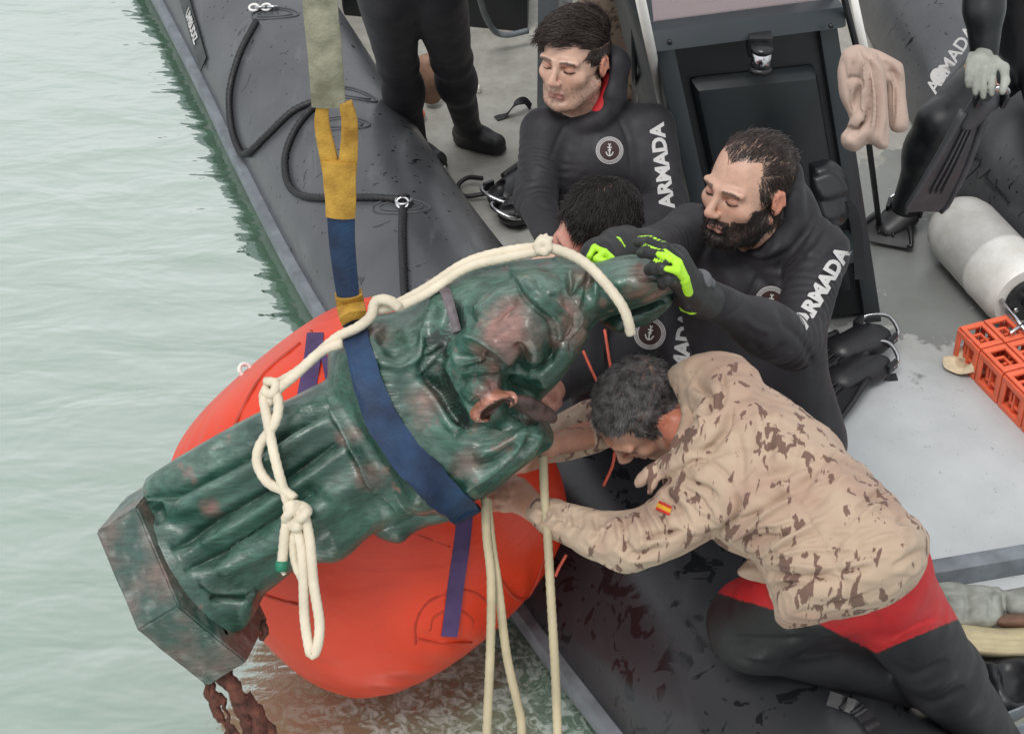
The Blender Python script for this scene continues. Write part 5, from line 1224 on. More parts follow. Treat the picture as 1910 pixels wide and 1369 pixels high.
# ---------- man crouching between them, head bowed
def man_bowed():
    t = thing('person', A(1170, 800, 0), 'crouching man behind the statue in a black wetsuit, dark hair, his head bowed', 'person')
    c = U(1108, 428, 4.05); R = rot_frame(CV(.12, .40, .90), CV(-.62, -.78, .2)); s = 1.0
    nb = U(1165, 495, 4.16); sR = U(1090, 560, 4.14); sL = U(1258, 560, 4.2); pel = U(1185, 780, 4.45); fwd = nrm(np.cross(sL - sR, pel - nb)); fwd = fwd if fwd[1] < 0 else -fwd
    eR = U(1080, 690, 4.0); wR = U(1040, 720, 3.85); eL = U(1285, 715, 4.08); wL = U(1190, 745, 3.9)
    hp = [(U(1140, 790, 4.45), A(1230, 800, .25), A(1260, 760, .08)), (U(1230, 790, 4.4), A(1290, 850, .12), A(1290, 790, .08))]
    F = Field(.0036); head_prims(F, c, R, s); F.cone(c - R[2] * .06 - R[1] * .015, nb, .056, .062, k=.03)
    torso_prims(F, nb, sL, sR, pel, fwd, -.012); limb(F, sL, eL, wL, .045, .036, .026, -.004); limb(F, sR, eR, wR, .045, .036, .026, -.004)
    for w_, e_ in ((wL, eL), (wR, eR)): d = nrm(w_ - e_); hand_simple(F, w_, w_ + d * .09, np.cross(d, Tv), Tv)
    for h, k_, a in hp: limb(F, h, k_, a, .07, .05, .036, -.004)
    F.solve(); V, Q, m = F.mesh(); V = smooth_v(V, Q, 1); Nn = vnormals(V, Q)
    col, hm, bm_ = skin_col(V, c, R, s, (.52, .25, .19), (.018, .011, .010), 'short', .3)
    body = new_obj('body', V, Q, M['skin'], t, True, col)
    make_hair(body, V, Nn, hm, c, R, s, ('hair_black', ''), t, 14000, .034, lambda q: np.stack([.5 * q[:, 0] / .07 + .2, np.where(q[:, 2] > .05, .8, -.2), np.where(q[:, 2] > .06, .0, -.8)], 1), .42, .0008, .14, 9)
    G = Field(.0045); torso_prims(G, nb, sL, sR, pel, fwd, .006, 1.05); limb(G, sL, eL, wL, .064, .050, .037); limb(G, sR, eR, wR, .064, .050, .037)
    for h, k_, a in hp: limb(G, h, k_, a, .088, .062, .044, 0)
    RN = rot_frame(nrm(c - nb) * .5 + Uv * .6, R[1]); G.path(ring_path(nb + RN[2] * .03, RN, .078, .078, lambda a: .0), .024, k=.02); G.ell(c, R, [.095, .10, .12], k=.006, sub=True)
    G.solve(); V, Q, m = G.mesh(); V = smooth_v(V, Q, 2); Nn = vnormals(V, Q); V = V + Nn * suit_wrinkle(.003, 9)(V, m)[:, None]
    suit = new_obj('wetsuit', V, Q, M['neoprene'], t)
    letters(G, 'ARMADA', 1273, 662, .12, -1, 4.1, suit, .046, 1.0, .0022); badge(G, 1212, 622, 4.1, suit, 30, .2)
man_bowed()

# ---------- man in the desert camouflage jacket
def camo_mat(name='desert camouflage cloth', sc=1.):
    m, t, b = mk(name); b.inputs['Roughness'].default_value = .85; b.inputs['Sheen Weight'].default_value = .05
    R_ = tuple(Matrix((tuple(nrm(U(1650, 1040, 3.27) - U(1330, 850, 3.5))), tuple(Tv), tuple(Uv))).to_euler())
    base = ramp(t, noise(t, 3.2 * sc, 3, .5, dist=.4), [(.38, (.40, .28, .205)), (.5, (.44, .325, .24)), (.6, (.36, .235, .175))]).outputs[0]
    base = mixrgb(t, ramp(t, noise(t, 2.1 * sc, 3, .5, dist=.7), [(.52, 0), (.57, .55)]).outputs[0], base, (.47, .37, .27))
    n1 = noise(t, 34 * sc, 3, .5, stretch=(1.5, 1, .38), dist=.5); g = noise(t, 6 * sc, 2, .5)
    ad = t.nodes.new('ShaderNodeMath'); ad.operation = 'MULTIPLY_ADD'; t.links.new(g, ad.inputs[0]); ad.inputs[1].default_value = .42; t.links.new(n1, ad.inputs[2])
    k = ramp(t, ad.outputs[0], [(.785, 0), (.815, .9)]).outputs[0]; c = mixrgb(t, k, base, (.12, .060, .045))
    t.links.new(c, b.inputs['Base Color'])
    w1 = noise(t, 22, 4, .6, stretch=(.5, 1, 1.3), dist=.5); n_ = bump(t, b, w1, .5, .006); bump(t, b, noise(t, 500, 2), .25, .0006, n_); return m
M['camo'] = camo_mat()
def zc_(px, py):
    u = ((px - 1195) * 455 + (py - 770) * 270) / (455 ** 2 + 270 ** 2); return 3.56 - .28 * u
def CJ(px, py, w=0): return U(px, py, zc_(px, py) - w)
def man_camo():
    t = thing('person', A(1700, 1250, 0), 'grey haired man in a desert camouflage jacket and red trousers leaning over the tube', 'person')
    c = CJ(1194, 768, 0); up = CV(-.66, .28, .70); fw = CV(-.50, -.84, -.08); R = rot_frame(up, fw); s = .91
    nb = CJ(1300, 800, -.03); sL = CJ(1330, 900, .06); sR = CJ(1285, 770, -.14); pel = CJ(1590, 1010, -.06); fwd = CV(-.4, -.6, -.5)
    eL = CJ(1180, 1012, .08); wL = CJ(1003, 952, .06); eR = U(1140, 800, 3.66); wR = U(1030, 830, 3.55)
    kL = U(1410, 1165, 3.72); aL = U(1690, 1262, 3.76); kR = A(1760, 1260, .45); aR = A(1880, 1420, .05); hL = CJ(1560, 1075, -.06); hR = CJ(1640, 1070, -.02)
    F = Field(.0034); head_prims(F, c, R, s); F.cone(c - R[2] * .06 - R[1] * .015, nb, .056, .062, k=.03)
    torso_prims(F, nb, sL, sR, pel, fwd, -.03); limb(F, sL, eL, wL, .045, .036, .026, -.004); limb(F, sR, eR, wR, .045, .036, .026, -.004)
    limb(F, hL - Tv * .06, kL, aL, .06, .045, .036); limb(F, hR - Tv * .10, kR, aR, .06, .045, .036)
    # left hand under the statue, right hand gripping its edge
    F.cone(wL, CJ(962, 922, .05), .026, .036, k=.015, flat=(nrm(Tv + Uv * .5), 1.5))
    for pts in ([(965, 905, .06), (940, 902, .05), (918, 905, .02), (905, 915, -.02)], [(955, 918, .07), (930, 916, .06), (910, 920, .03), (900, 930, -.01)], [(952, 932, .07), (930, 930, .06), (914, 932, .03), (905, 940, .0)], [(956, 945, .06), (940, 946, .055), (926, 945, .03), (920, 948, .01)]): F.path([CJ(*p) for p in pts], [.0115, .0105, .0095, .008], k=.004)
    F.path([CJ(985, 930, .06), CJ(972, 905, .05), CJ(955, 892, .03), CJ(938, 886, .01)], [.014, .012, .0105, .009], k=.006)
    d = nrm(wR - eR); hand_simple(F, wR, wR + d * .09 + Fv * .02, Uv, Tv, curl=Fv * 1.)
    F.solve(); V, Q, m = F.mesh(); V = smooth_v(V, Q, 1); Nn = vnormals(V, Q)
    col, hm, bm_ = skin_col(V, c, R, s, SKIN['tan'], (.035, .030, .030), 'short', .25)
    body = new_obj('body', V, Q, M['skin'], t, True, col)
    make_hair(body, V, Nn, hm, c, R, s, ('hair_grey', ''), t, 14000, .018, lambda q: np.stack([q[:, 0] * 4, np.where(q[:, 2] > .05, .9, -.2), np.where(q[:, 2] > .07, .1, -.8)], 1), .5, .0007, .2, 5)
    # jacket
    G = Field(.0036)
    G.pillow([(1262, 722), (1285, 700), (1325, 682), (1362, 694), (1421, 719), (1489, 760), (1543, 800), (1579, 841), (1625, 886), (1688, 950), (1724, 995), (1728, 1025), (1716, 1072), (1665, 1120), (1579, 1146), (1466, 1167), (1443, 1122), (1425, 1078), (1403, 1040), (1353, 1018), (1308, 985), (1262, 940), (1240, 900), (1256, 850), (1285, 800)], .03, .165, .085, k=.02, zref=zc_)
    G.pillow([(1403, 1036), (1375, 1066), (1400, 1078), (1440, 1084), (1440, 1050)], -.10, .03, .02, k=.006, zref=zc_)
    G.pillow([(1371, 930), (1366, 972), (1308, 1010), (1244, 1046), (1181, 1064), (1145, 1058), (1090, 1032), (1049, 1010), (1013, 996), (990, 974), (984, 950), (1002, 930), (1045, 932), (1081, 945), (1145, 957), (1190, 950), (1213, 932), (1235, 912), (1262, 875), (1308, 855), (1353, 890)], .085, .075, .062, k=.008, zref=zc_)
    G.pillow([(1150, 744), (1100, 750), (1062, 765), (1036, 782), (1022, 805), (1012, 841), (1022, 860), (1081, 850), (1136, 834), (1200, 820), (1230, 770)], -.07, .065, .05, k=.01, zref=zc_)
    # hood bundle and collar
    G.path([CJ(1262, 716, .02), CJ(1300, 698, .07), CJ(1345, 712, .10), CJ(1352, 750, .14), CJ(1325, 800, .17), CJ(1285, 850, .15), CJ(1240, 875, .12)], [.022, .030, .034, .036, .030, .024, .016], k=.012, n=4)
    G.path([CJ(1330, 690, .03), CJ(1375, 720, .08), CJ(1372, 780, .13)], [.03, .035, .03], k=.03, n=3)
    G.path([CJ(1275, 720, .05), CJ(1288, 760, .09), CJ(1282, 800, .12), CJ(1262, 838, .13)], [.012, .013, .012, .010], k=.006, n=4)
    G.path([CJ(1240, 872, .12), CJ(1212, 884, .13), CJ(1190, 902, .12)], [.014, .010, .006], k=.008, n=3, flat=(Tv, 1.6))
    G.path([CJ(1250, 866, .12), CJ(1225, 890, .13), CJ(1212, 916, .12)], [.010, .007, .004], k=.008, n=3, flat=(Tv, 1.6))
    G.ell(c + R[2] * .01, R, [.088, .104, .125], k=.006, sub=True)
    G.cone(wL + nrm(wL - eL) * .012, wL + nrm(wL - eL) * .10, .030, .034, k=.006, sub=True)
    G.solve(); V, Q, m = G.mesh(); V = smooth_v(V, Q, 1); Nn = vnormals(V, Q)
    ST = [([(1371, 915), (1372, 950), (1350, 985), (1310, 1008)], 'v', 5, -.022), ([(1262, 880), (1308, 858), (1350, 880), (1368, 915)], 'r', 5, -.006),
          ([(1366, 760), (1350, 810), (1310, 850)], 'v', 6, -.016), ([(1290, 715), (1320, 735), (1318, 775)], 'r', 8, -.016), ([(1345, 700), (1352, 730), (1340, 770)], 'r', 6, -.010), ([(1300, 760), (1310, 800), (1285, 832)], 'r', 5, .008)]
    rg = random.Random(5)
    for a in range(16):   # waist folds fan out from below the arm
        y0_ = 985 + a * 7; x0_ = 1345 + a * 6; ln = rg.uniform(120, 290); sl = -.62 + a * .042 + rg.uniform(-.06, .06)
        pts = [(x0_ + ln * k / 3, y0_ + sl * ln * k / 3 + 14 * math.sin(k * 1.3 + a)) for k in range(4)]
        ST.append((pts, 'r', rg.uniform(4, 7), rg.choice((.006, .007, -.009))))
    for a in range(12):   # right flank folds
        x0_ = 1560 + rg.uniform(0, 110); y0_ = 900 + rg.uniform(0, 170); ln = rg.uniform(50, 120); sl = rg.uniform(-.7, -.2)
        ST.append(([(x0_, y0_), (x0_ + ln * .5, y0_ + sl * ln * .5 - 5), (x0_ + ln, y0_ + sl * ln)], 'r', rg.uniform(4, 7), rg.choice((.005, -.007))))
    for x_, y_, x2, y2 in ((1180, 955, 1200, 1020), (1205, 940, 1240, 1010), (1235, 920, 1280, 985), (1150, 965, 1150, 1030), (1110, 960, 1105, 1015), (1170, 1040, 1230, 1020), (1270, 890, 1330, 930), (1255, 905, 1320, 960), (1040, 940, 1035, 990), (1070, 950, 1062, 1000), (1015, 935, 1002, 975), (1190, 1000, 1270, 990), (1140, 1000, 1180, 1045)):
        ST.append(([(x_, y_), ((x_ + x2) / 2 + 6, (y_ + y2) / 2), (x2, y2)], 'r', rg.uniform(5, 8), rg.choice((.007, -.010))))
        ST.append(([(x_ + 14, y_ + 4), ((x_ + x2) / 2 + 18, (y_ + y2) / 2), (x2 + 10, y2)], 'r', 5, -.006))
    for x_, y_, x2, y2 in ((1400, 740, 1420, 860), (1440, 760, 1450, 880), (1370, 800, 1380, 900), (1490, 800, 1460, 900), (1530, 840, 1480, 940), (1560, 880, 1500, 960), (1400, 900, 1520, 860), (1420, 940, 1560, 900)):
        ST.append(([(x_, y_), ((x_ + x2) / 2 + 8, (y_ + y2) / 2), (x2, y2)], 'r', 10, rg.choice((.006, -.007))))
    ST += [([(1290, 868), (1380, 838), (1470, 842), (1560, 872)], 'v', 2, -.005), ([(1372, 905), (1400, 880), (1440, 850)], 'v', 2, -.005), ([(1440, 850), (1500, 950), (1560, 1060), (1590, 1130)], 'v', 2, -.004), ([(1002, 935), (1008, 958), (1000, 985)], 'v', 2.5, -.006), ([(1095, 752), (1082, 800), (1090, 845)], 'r', 7, -.008), ([(1060, 768), (1050, 810), (1058, 852)], 'r', 6, .006), ([(1115, 760), (1108, 800), (1120, 835)], 'r', 6, .007), ([(1470, 1155), (1560, 1135), (1660, 1105), (1716, 1050)], 'r', 4, .004), ([(1465, 1145), (1560, 1125), (1650, 1096)], 'r', 3, -.003)]
    V = V + Nn * (sculpt(V, Nn, ST) * 1.25 + fbm(V, 16, 21, 3) * .004 + (1 - np.abs(fbm(np.stack([V @ nrm(pel - nb) * .45, V @ Uv, V @ Tv], 1), 19, 31, 3)) * 3.2).clip(0, 1) * .0055)[:, None]; V = smooth_v(V, Q, 1)
    jk = new_obj('jacket', V, Q, M['camo'], t)
    K = Field(.004); K.path([CJ(1273, 722, .045), CJ(1284, 758, .085), CJ(1278, 798, .115), CJ(1256, 838, .125)], [.011, .012, .011, .009], k=.006, n=4)
    sdf_obj('inner_collar', K, basic('olive lining', (.20, .20, .13), .8, .2, 30, .4, .001), jk)
    # flag patch on the sleeve
    for k_, (dy, cc_, wd) in enumerate(((-8, (.50, .02, .015), 5), (0, (.62, .32, .02), 8), (8, (.50, .02, .015), 5))):
        V2, F2 = strokes2([[(-.014, 0), (.014, 0)]], wd * .001 * 1.05)
        decal('flag_stripe', G, V2, F2, 1238 + dy * .35 * -1 * .6, 947 + dy * .75, .9, .42, 3.33, basic('flag colour', cc_, .7, .1, 80), jk, .002)
    # suit trousers
    K = Field(.0042); limb(K, hL - Tv * .04, kL, aL, .098, .088, .062, 0, k=.03); limb(K, hR - Tv * .07 + Rv * -.0, kR, aR, .098, .078, .055, 0, k=.03); K.cone(hL - Tv * .04, hR - Tv * .06, .10, .10, k=.04)
    K.ell(kL, np.eye(3), [.095, .095, .09], k=.03); K.cone(aR, aR + np.array([-.05, -.16, -.01]), .05, .045, k=.03)
    def cf(V, m, col):
        p = px_of(V); y = p[:, 1]; x = p[:, 0]; f = fbm(V, 20, 3, 2) * 3
        red = ((x < 1500) & (y < 1115 + (x - 1370) * .30 + f)) | ((x >= 1500) & (y < 1215 - (x - 1640) * .42 + f) & (y < 1150 + (x - 1500) * .5))
        c_ = np.where(red[:, None], np.array([.46, .010, .014]), np.array([.010, .010, .012])); return c_
    wr = lambda V, m: sculpt(V, vnormals(V, K_Q[0]), []) if False else fbm(V, 12, 5, 3) * .004
    K.solve(); V, Q, m = K.mesh(); V = smooth_v(V, Q, 2); Nn = vnormals(V, Q)
    V = V + Nn * (fbm(V, 10, 5, 3) * .004 + sculpt(V, Nn, [([(1650, 1225), (1700, 1262), (1770, 1230)], 'r', 8, -.010), ([(1660, 1262), (1720, 1285), (1785, 1255)], 'r', 7, .008), ([(1690, 1290), (1740, 1312), (1800, 1280)], 'r', 8, -.008), ([(1640, 1205), (1700, 1170), (1757, 1150)], 's', 3, .004, 14), ([(1600, 1130), (1640, 1170), (1640, 1200)], 'r', 14, -.010), ([(1350, 1190), (1450, 1195), (1560, 1185)], 'r', 8, -.008), ([(1370, 1215), (1470, 1225), (1580, 1210)], 'r', 9, .008), ([(1700, 1320), (1770, 1340), (1830, 1315)], 'r', 8, .007)]))[:, None]
    new_obj('dry_suit', V, Q, M['red_suit'], t, True, cf(V, m, None))
man_camo()

# ---------- people partly out of the picture
def simple_man(label, loc, c, R, nb, sL, sR, pel, arms, legs, suitmat, hairmat='hair_dark', feet=None, h=.006, legr=(.088, .062, .042), gm='neoprene_smooth', extra=None, skin='mid'):
    t = thing('person', loc, label, 'person'); F = Field(.0055); fwd = R[1]; head_prims(F, c, R, 1.0); F.cone(c - R[2] * .06, nb, .056, .062, k=.03)
    torso_prims(F, nb, sL, sR, pel, fwd, -.012)
    for a, b, w_ in arms: limb(F, a, b, w_, .045, .036, .026, -.004); d = nrm(w_ - b); hand_simple(F, w_, w_ + d * .085, np.cross(d, fwd), fwd)
    for a, b, w_ in legs: limb(F, a, b, w_, .07, .05, .03)
    F.solve(); V, Q, m = F.mesh(); V = smooth_v(V, Q, 1); Nn = vnormals(V, Q); col, hm, bm_ = skin_col(V, c, R, 1., SKIN[skin], (.02, .012, .01), 'short', .3)
    body = new_obj('body', V, Q, M['skin'], t, True, col); make_hair(body, V, Nn, hm, c, R, 1., (hairmat, ''), t, 2500, .02, lambda q: np.stack([q[:, 0] * 4, .3 + 0 * q[:, 0], -.5 + 0 * q[:, 0]], 1), .5, .0014, .25, 5)
    G = Field(h); torso_prims(G, nb, sL, sR, pel, fwd, .006, 1.05)
    for a, b, w_ in arms: limb(G, a, b, w_, .062, .050, .037)
    for a, b, w_ in legs: limb(G, a, b, w_, *legr, bulge=.004)
    G.ell(c, R, [.095, .105, .12], k=.006, sub=True)
    G.solve(); V, Q, m = G.mesh(); V = smooth_v(V, Q, 2); Nn = vnormals(V, Q); V = V + Nn * (fbm(V, 9, 11, 3) * .004)[:, None]
    suit = new_obj('wetsuit' if suitmat == 'neoprene' or suitmat == 'neoprene_smooth' else 'uniform', V, Q, M[suitmat], t)
    for bt in (feet or []):
        K = Field(.004); an, he, to = bt; K.cone(an, he * .7 + an * .3, .046, .044, k=.02); K.path([he, he * .5 + to * .5, to], [.040, .040, .034], k=.02); K.cut(np.array([0, 0, min(he[2], to[2]) - .032]), (0, 0, 1), k=.004)
        K.path([he + [0, 0, -.02], he * .5 + to * .5 + [0, 0, -.022], to + [0, 0, -.018]], [.042, .042, .036], k=.004, flat=((0, 0, 1), 2.2))
        sdf_obj('boot', K, M['black_rubber'], t)
    return t, suit, G
# standing pair of legs, top left
def stand(px, py, lean=0): pass
aB = A(872, 236, .09); kB = A(842, 110, .50); hB = A(812, -20, .88); aA = A(772, 268, .10); kA = A(742, 120, .50); hA = A(722, -10, .88)
pel = (hA + hB) / 2 + [0, 0, .06]; nb = pel + [-.06, -.02, .52]; R = rot_frame(np.array([0, -.3, 1.]), np.array([.3, -.9, 0]))
t, suit, G = simple_man('man standing in a black wetsuit behind the grey tube, only his legs in view', A(820, 260, 0), nb + [.0, -.04, .2], R, nb, nb + [.17, .03, -.06], nb + [-.17, -.03, -.06], pel,
    [(nb + [.17, .03, -.06], nb + [.24, -.06, -.30], nb + [.04, -.22, -.16]), (nb + [-.17, -.03, -.06], nb + [-.22, -.10, -.30], nb + [.0, -.26, -.12])],
    [(hA, kA, aA), (hB, kB, aB)], 'neoprene', feet=[(aB, A(868, 250, .04), A(925, 268, .035)), (aA, A(770, 282, .04), A(815, 300, .035))])
letters(G, 'ARMADA', 683, 18, .36, 1, 5.7, suit, .05, 1.0, .001)
# camouflage trousers behind the young man
aB = A(1182, 165, .09); kB = A(1176, 50, .50); hB = A(1168, -70, .90); aA = A(1130, 170, .09); kA = A(1132, 60, .50); hA = A(1130, -65, .90)
pel = (hA + hB) / 2 + [0, 0, .06]; nb = pel + [0, .02, .52]; R = rot_frame(np.array([0, -.1, 1.]), np.array([.2, -.9, 0]))
simple_man('man standing in desert camouflage trousers behind the young diver, seen from the waist down', A(1145, 185, 0), nb + [.0, -.02, .2], R, nb, nb + [.17, 0, -.06], nb + [-.17, 0, -.06], pel,
    [(nb + [.17, .0, -.06], nb + [.22, -.04, -.30], nb + [.04, -.20, -.16]), (nb + [-.17, 0, -.06], nb + [-.22, -.04, -.30], nb + [-.02, -.22, -.12])],
    [(hA, kA, aA), (hB, kB, aB)], 'camo', legr=(.095, .082, .070), feet=[(aB, aB + [0, .02, -.05], aB + [.0, -.16, -.05]), (aA, aA + [0, .02, -.05], aA + [.0, -.16, -.05])])
# diver sitting on the right-hand tube
hB = A(1880, 110, .50); kB = A(1752, 232, .42); aB = A(1690, 385, .10); hA = A(1960, 130, .52); kA = A(1985, 290, .45); aA = A(2030, 430, .12)
pel = (hA + hB) / 2 + [0.02, .05, .05]; nb = pel + [-.08, -.02, .48]; R = rot_frame(np.array([-.2, -.2, 1.]), np.array([-.8, -.6, 0]))
t, suit, G = simple_man('seated diver in a black wetsuit and fins on the far tube, head out of view', A(1860, 260, 0), nb + [-.04, -.03, .2], R, nb, nb + [.1, .15, -.06], nb + [-.10, -.12, -.06], pel,
    [(nb + [.1, .15, -.06], nb + [.2, .1, -.34], pel + [.1, -.1, .02]), (U(1840, -70, 4.6), U(1836, 20, 4.62), U(1836, 96, 4.66))],
    [(hB, kB, aB), (hA, kA, aA)], 'neoprene_smooth', feet=[(aB, A(1690, 398, .04), A(1662, 408, .035))], legr=(.098, .070, .046))
letters(G, 'ARMADA', 1775, 112, .55, -.84, 5.0, suit, .05, 1.0, .001)
V2, F2 = disc(.001, .022, 24, 2); decal('badge', G, V2, F2, 1750, 142, 1, 0, 5.0, M['white_print'], suit)
hd = Field(.0035); w0_ = U(1836, 98, 4.64); hand_simple(hd, w0_, U(1830, 124, 4.6), Rv, Tv, curl=-Uv); sdf_obj('work_glove', hd, M['grey_canvas'], t)
# ------------------------------------------------------------------ diving gear and loose things on deck
def dp(px, py, z=.0): return A(px, py, z)
def fin(name, tip, mid, heel, width, label, group=None, bladez=(.03, .05), mat='black_rubber', up=None):
    """tip: blade end, mid: where blade meets the pocket, heel: back of the pocket"""
    t = thing(name, mid * [1, 1, 0], label, 'diving fin', group); up = nrm(up if up is not None else [0, 0, 1]); d = nrm(mid - tip); sd = nrm(np.cross(d, up)); up = np.cross(sd, d)
    n = 14; P = [tip + (mid - tip) * k / (n - 1) + up * .012 * math.sin(k / (n - 1) * 3) for k in range(n)]; W = np.interp(np.linspace(0, 1, n), [0, .06, .5, 1], [.86, 1, .85, .55]) * width
    V, F = ribbon_vf(P, sd, W, .008, 9, .004); V = V + up * 0.0; new_obj('blade', V, F, M[mat], t, sharp=50)
    for q in (-1, 1): tube('side_rail', np.array([p + sd * q * w_ * .5 + up * .004 for p, w_ in zip(P, W)]), np.linspace(.006, .012, n), M[mat], t, seg=8)
    for q in (-.28, 0, .28): tube('rib', np.array([p + sd * q * w_ * .5 + up * .007 for p, w_ in zip(P[3:], W[3:])]), .004, M[mat], t, seg=6)
    K = Field(.0045); K.cone(mid - d * .04, heel - d * .04, width * .26, width * .30, k=.02, flat=(up, 1.35)); K.cone(heel + d * .05 + up * .02, mid + d * .07 + up * .014, width * .24, width * .15, k=.005, sub=True, flat=(up, 1.2)); sdf_obj('foot_pocket', K, M[mat], t)
    for q in (-1, 1):
        b = heel - d * .02 + sd * q * width * .30; MB().box(b - d * .02 - sd * .006, d * .04, sd * .012, up * .03).build('buckle', M['black_plastic'], t, bevel=.003)
    H_ = [heel - d * .02 + sd * width * .31 + up * .012, heel + d * .015 + sd * width * .27 + up * .02, heel + d * .040 + up * .03, heel + d * .015 - sd * width * .27 + up * .02, heel - d * .02 - sd * width * .31 + up * .012]
    tube('spring_strap', spline(H_, 8), .0058, M['steel'], t, seg=10, lay=.006, amp=.25, strands=2, step=.0012); return t
fin('diving_fin', dp(1480, 730, .02), dp(1590, 640, .05), dp(1640, 618, .06), .20, 'black fin with steel spring strap, upper of the pair beside the kneeling bearded man')
fin('diving_fin', dp(1500, 775, .015), dp(1590, 695, .04), dp(1640, 668, .045), .19, 'black fin with steel spring strap, lower of the pair beside the kneeling bearded man')
fin('diving_fin', dp(1075, 300, .03), dp(960, 345, .05), dp(925, 372, .05), .20, 'black fin lying on deck behind the young man, steel strap toward the tube')
fin('diving_fin', dp(1085, 365, .02), dp(985, 392, .05), dp(940, 402, .05), .18, 'black fin nearest the grey tube, half hidden behind the young man')
fin('diving_fin', U(1722, 395, 5.05), U(1818, 205, 4.72), U(1850, 168, 4.66), .12, 'long grey bladed fin slanting across the seated diver\'s shin', mat='tube_trim', up=nrm(Tv + Rv * .2))
fin('diving_fin', dp(1648, 455, .02), dp(1662, 408, .05), dp(1690, 385, .08), .17, 'black fin on the foot of the seated diver')
tube('strap_loop', spline([dp(900, 333, .05), dp(872, 332, .04), dp(854, 348, .02), dp(866, 366, .02), dp(905, 362, .03)], 8), .008, M['black_rubber'], None, seg=8)
tag(bpy.data.objects['strap_loop'], 'black rubber loop on deck next to the dark tube, left of the fins', 'strap')
def deck_strap(pts, wd, label):
    P = spline([dp(*p) for p in pts], 8); o = ribbon('rubber_strap', P, [0.35, .9, .1], wd, .004, M['black_rubber']); tag(o, label, 'strap')
deck_strap([(1556, 722, .004), (1585, 712, .006), (1606, 690, .04), (1630, 676, .055), (1648, 690, .03), (1655, 703, .006), (1673, 703, .004)], .026, 'thin black strap arched on the pale deck below the fins')
deck_strap([(925, 222, .004), (945, 214, .01), (960, 196, .05), (978, 188, .05), (990, 200, .02)], .028, 'thin black strap curled on the dirty deck behind the young man')
# tank
ta, tb = dp(1772, 405, .115), dp(1905, 548, .115); td_ = nrm(tb - ta); tank = thing('diving_cylinder', (ta + tb) / 2 * [1, 1, 0], 'white scuffed diving cylinder with black end cap lying on the deck', 'cylinder')
prof = [(-.02, .001), (-.015, .03), (-.002, .06), (.02, .085), (.05, .103), (.09, .112), (.28, .112), (.282, .1135), (.296, .1135), (.298, .112), (.40, .112), (.43, .108), (.445, .098)]
P = np.array([ta + td_ * a for a, r in prof]); Rf = np.array([r for a, r in prof])
Vt = []; seg = 64; T_, N_, B_ = frames(P); 
for i, (a, r) in enumerate(prof): Vt += [ta + td_ * a + r * (math.cos(2 * math.pi * j / seg) * N_[0] + math.sin(2 * math.pi * j / seg) * B_[0]) for j in range(seg)]
Ft = [[i * seg + j, i * seg + (j + 1) % seg, (i + 1) * seg + (j + 1) % seg, (i + 1) * seg + j] for i in range(len(prof) - 1) for j in range(seg)] + [list(range(seg)), [(len(prof) - 1) * seg + j for j in range(seg)][::-1]]
def tank_mat():
    m, t, b = mk('scuffed white paint'); c = ramp(t, noise(t, 14, 6, .7), [(.35, (.62, .60, .55)), (.6, (.74, .73, .70))]).outputs[0]
    c = mixrgb(t, ramp(t, noise(t, 30, 5, .7, dist=1.2), [(.70, 0), (.74, .8)]).outputs[0], c, (.32, .22, .12)); t.links.new(c, b.inputs['Base Color']); b.inputs['Roughness'].default_value = .42; return m
new_obj('tank_body', Vt, Ft, tank_mat(), tank, sharp=40)
e_ = ta + td_ * .447; V, F = tube_vf([e_, e_ + td_ * .018], .066, 40); cap = new_obj('end_cap', V, F, M['black_plastic'], tank, sharp=40)
for a in (0.4, 2.0, 3.6, 5.2): q = e_ + td_ * .019 + .045 * (math.cos(a) * N_[0] + math.sin(a) * B_[0]); V, F = tube_vf([q, q + td_ * .006], .009, 14); new_obj('bolt', V, F, M['steel'], cap)
V, F = tube_vf([e_ + td_ * .018, e_ + td_ * .05], .022, 24); new_obj('valve', V, F, M['steel'], cap)
# orange lattice modules
cg = 'orange plastic lattice modules bolted in a block on deck'
def module(o0, a, b, c, label):
    t = thing('lattice_module', o0 + (a + b) / 2, label, 'plastic block', cg); w_ = .17; first = None
    for nm, o, u, v, n_ in (('top_frame', o0 + c, a, b, nrm(c) * .008), ('side_frame', o0, a, c, -nrm(b) * .006), ('side_frame', o0, b, c, -nrm(a) * .006), ('side_frame', o0 + b, a, c, nrm(b) * .006), ('side_frame', o0 + a, b, c, nrm(a) * .006)):
        mb = MB()
        for (p0, du, dv) in (((0, 0), 1, w_), ((0, 1 - w_), 1, w_), ((0, w_), w_, 1 - 2 * w_), ((1 - w_, w_), w_, 1 - 2 * w_)): mb.box(o + u * p0[0] + v * p0[1], u * du, v * dv, n_)
        fr_ = mb.build(nm, M['orange_crate'], t, bevel=.0025)
        mb = MB(); g = .17
        for (p0, du, dv) in (((.26, .26), .48, .08), ((.26, .66), .48, .08), ((.26, .34), .08, .32), ((.66, .34), .08, .32)): mb.box(o + u * p0[0] + v * p0[1] - n_ * 2.0, u * du, v * dv, n_)
        mb.build('inner_frame', M['orange_crate'], fr_, bevel=.002)
    mb = MB(); mb.box(o0 + a * .03 + b * .03 + c * .02, a * .94, b * .94, c * .06); mb.build('base_plate', M['orange_crate'], t)
    for k in range(2): mb = MB(); mb.box(o0 + a * .5 * k + a * .02 + b * .46 + c * .1, a * .45, b * .06, c * .75); mb.build('web', M['orange_crate'], t)
    return t
p0 = dp(1779, 668, 0.0); p1 = dp(1906, 800, 0.0); bdir = nrm(p1 - p0); adir = np.array([bdir[1] * -1., bdir[0], 0]); adir = -adir if adir[0] < 0 else adir
msz = .108; msa = .074; 
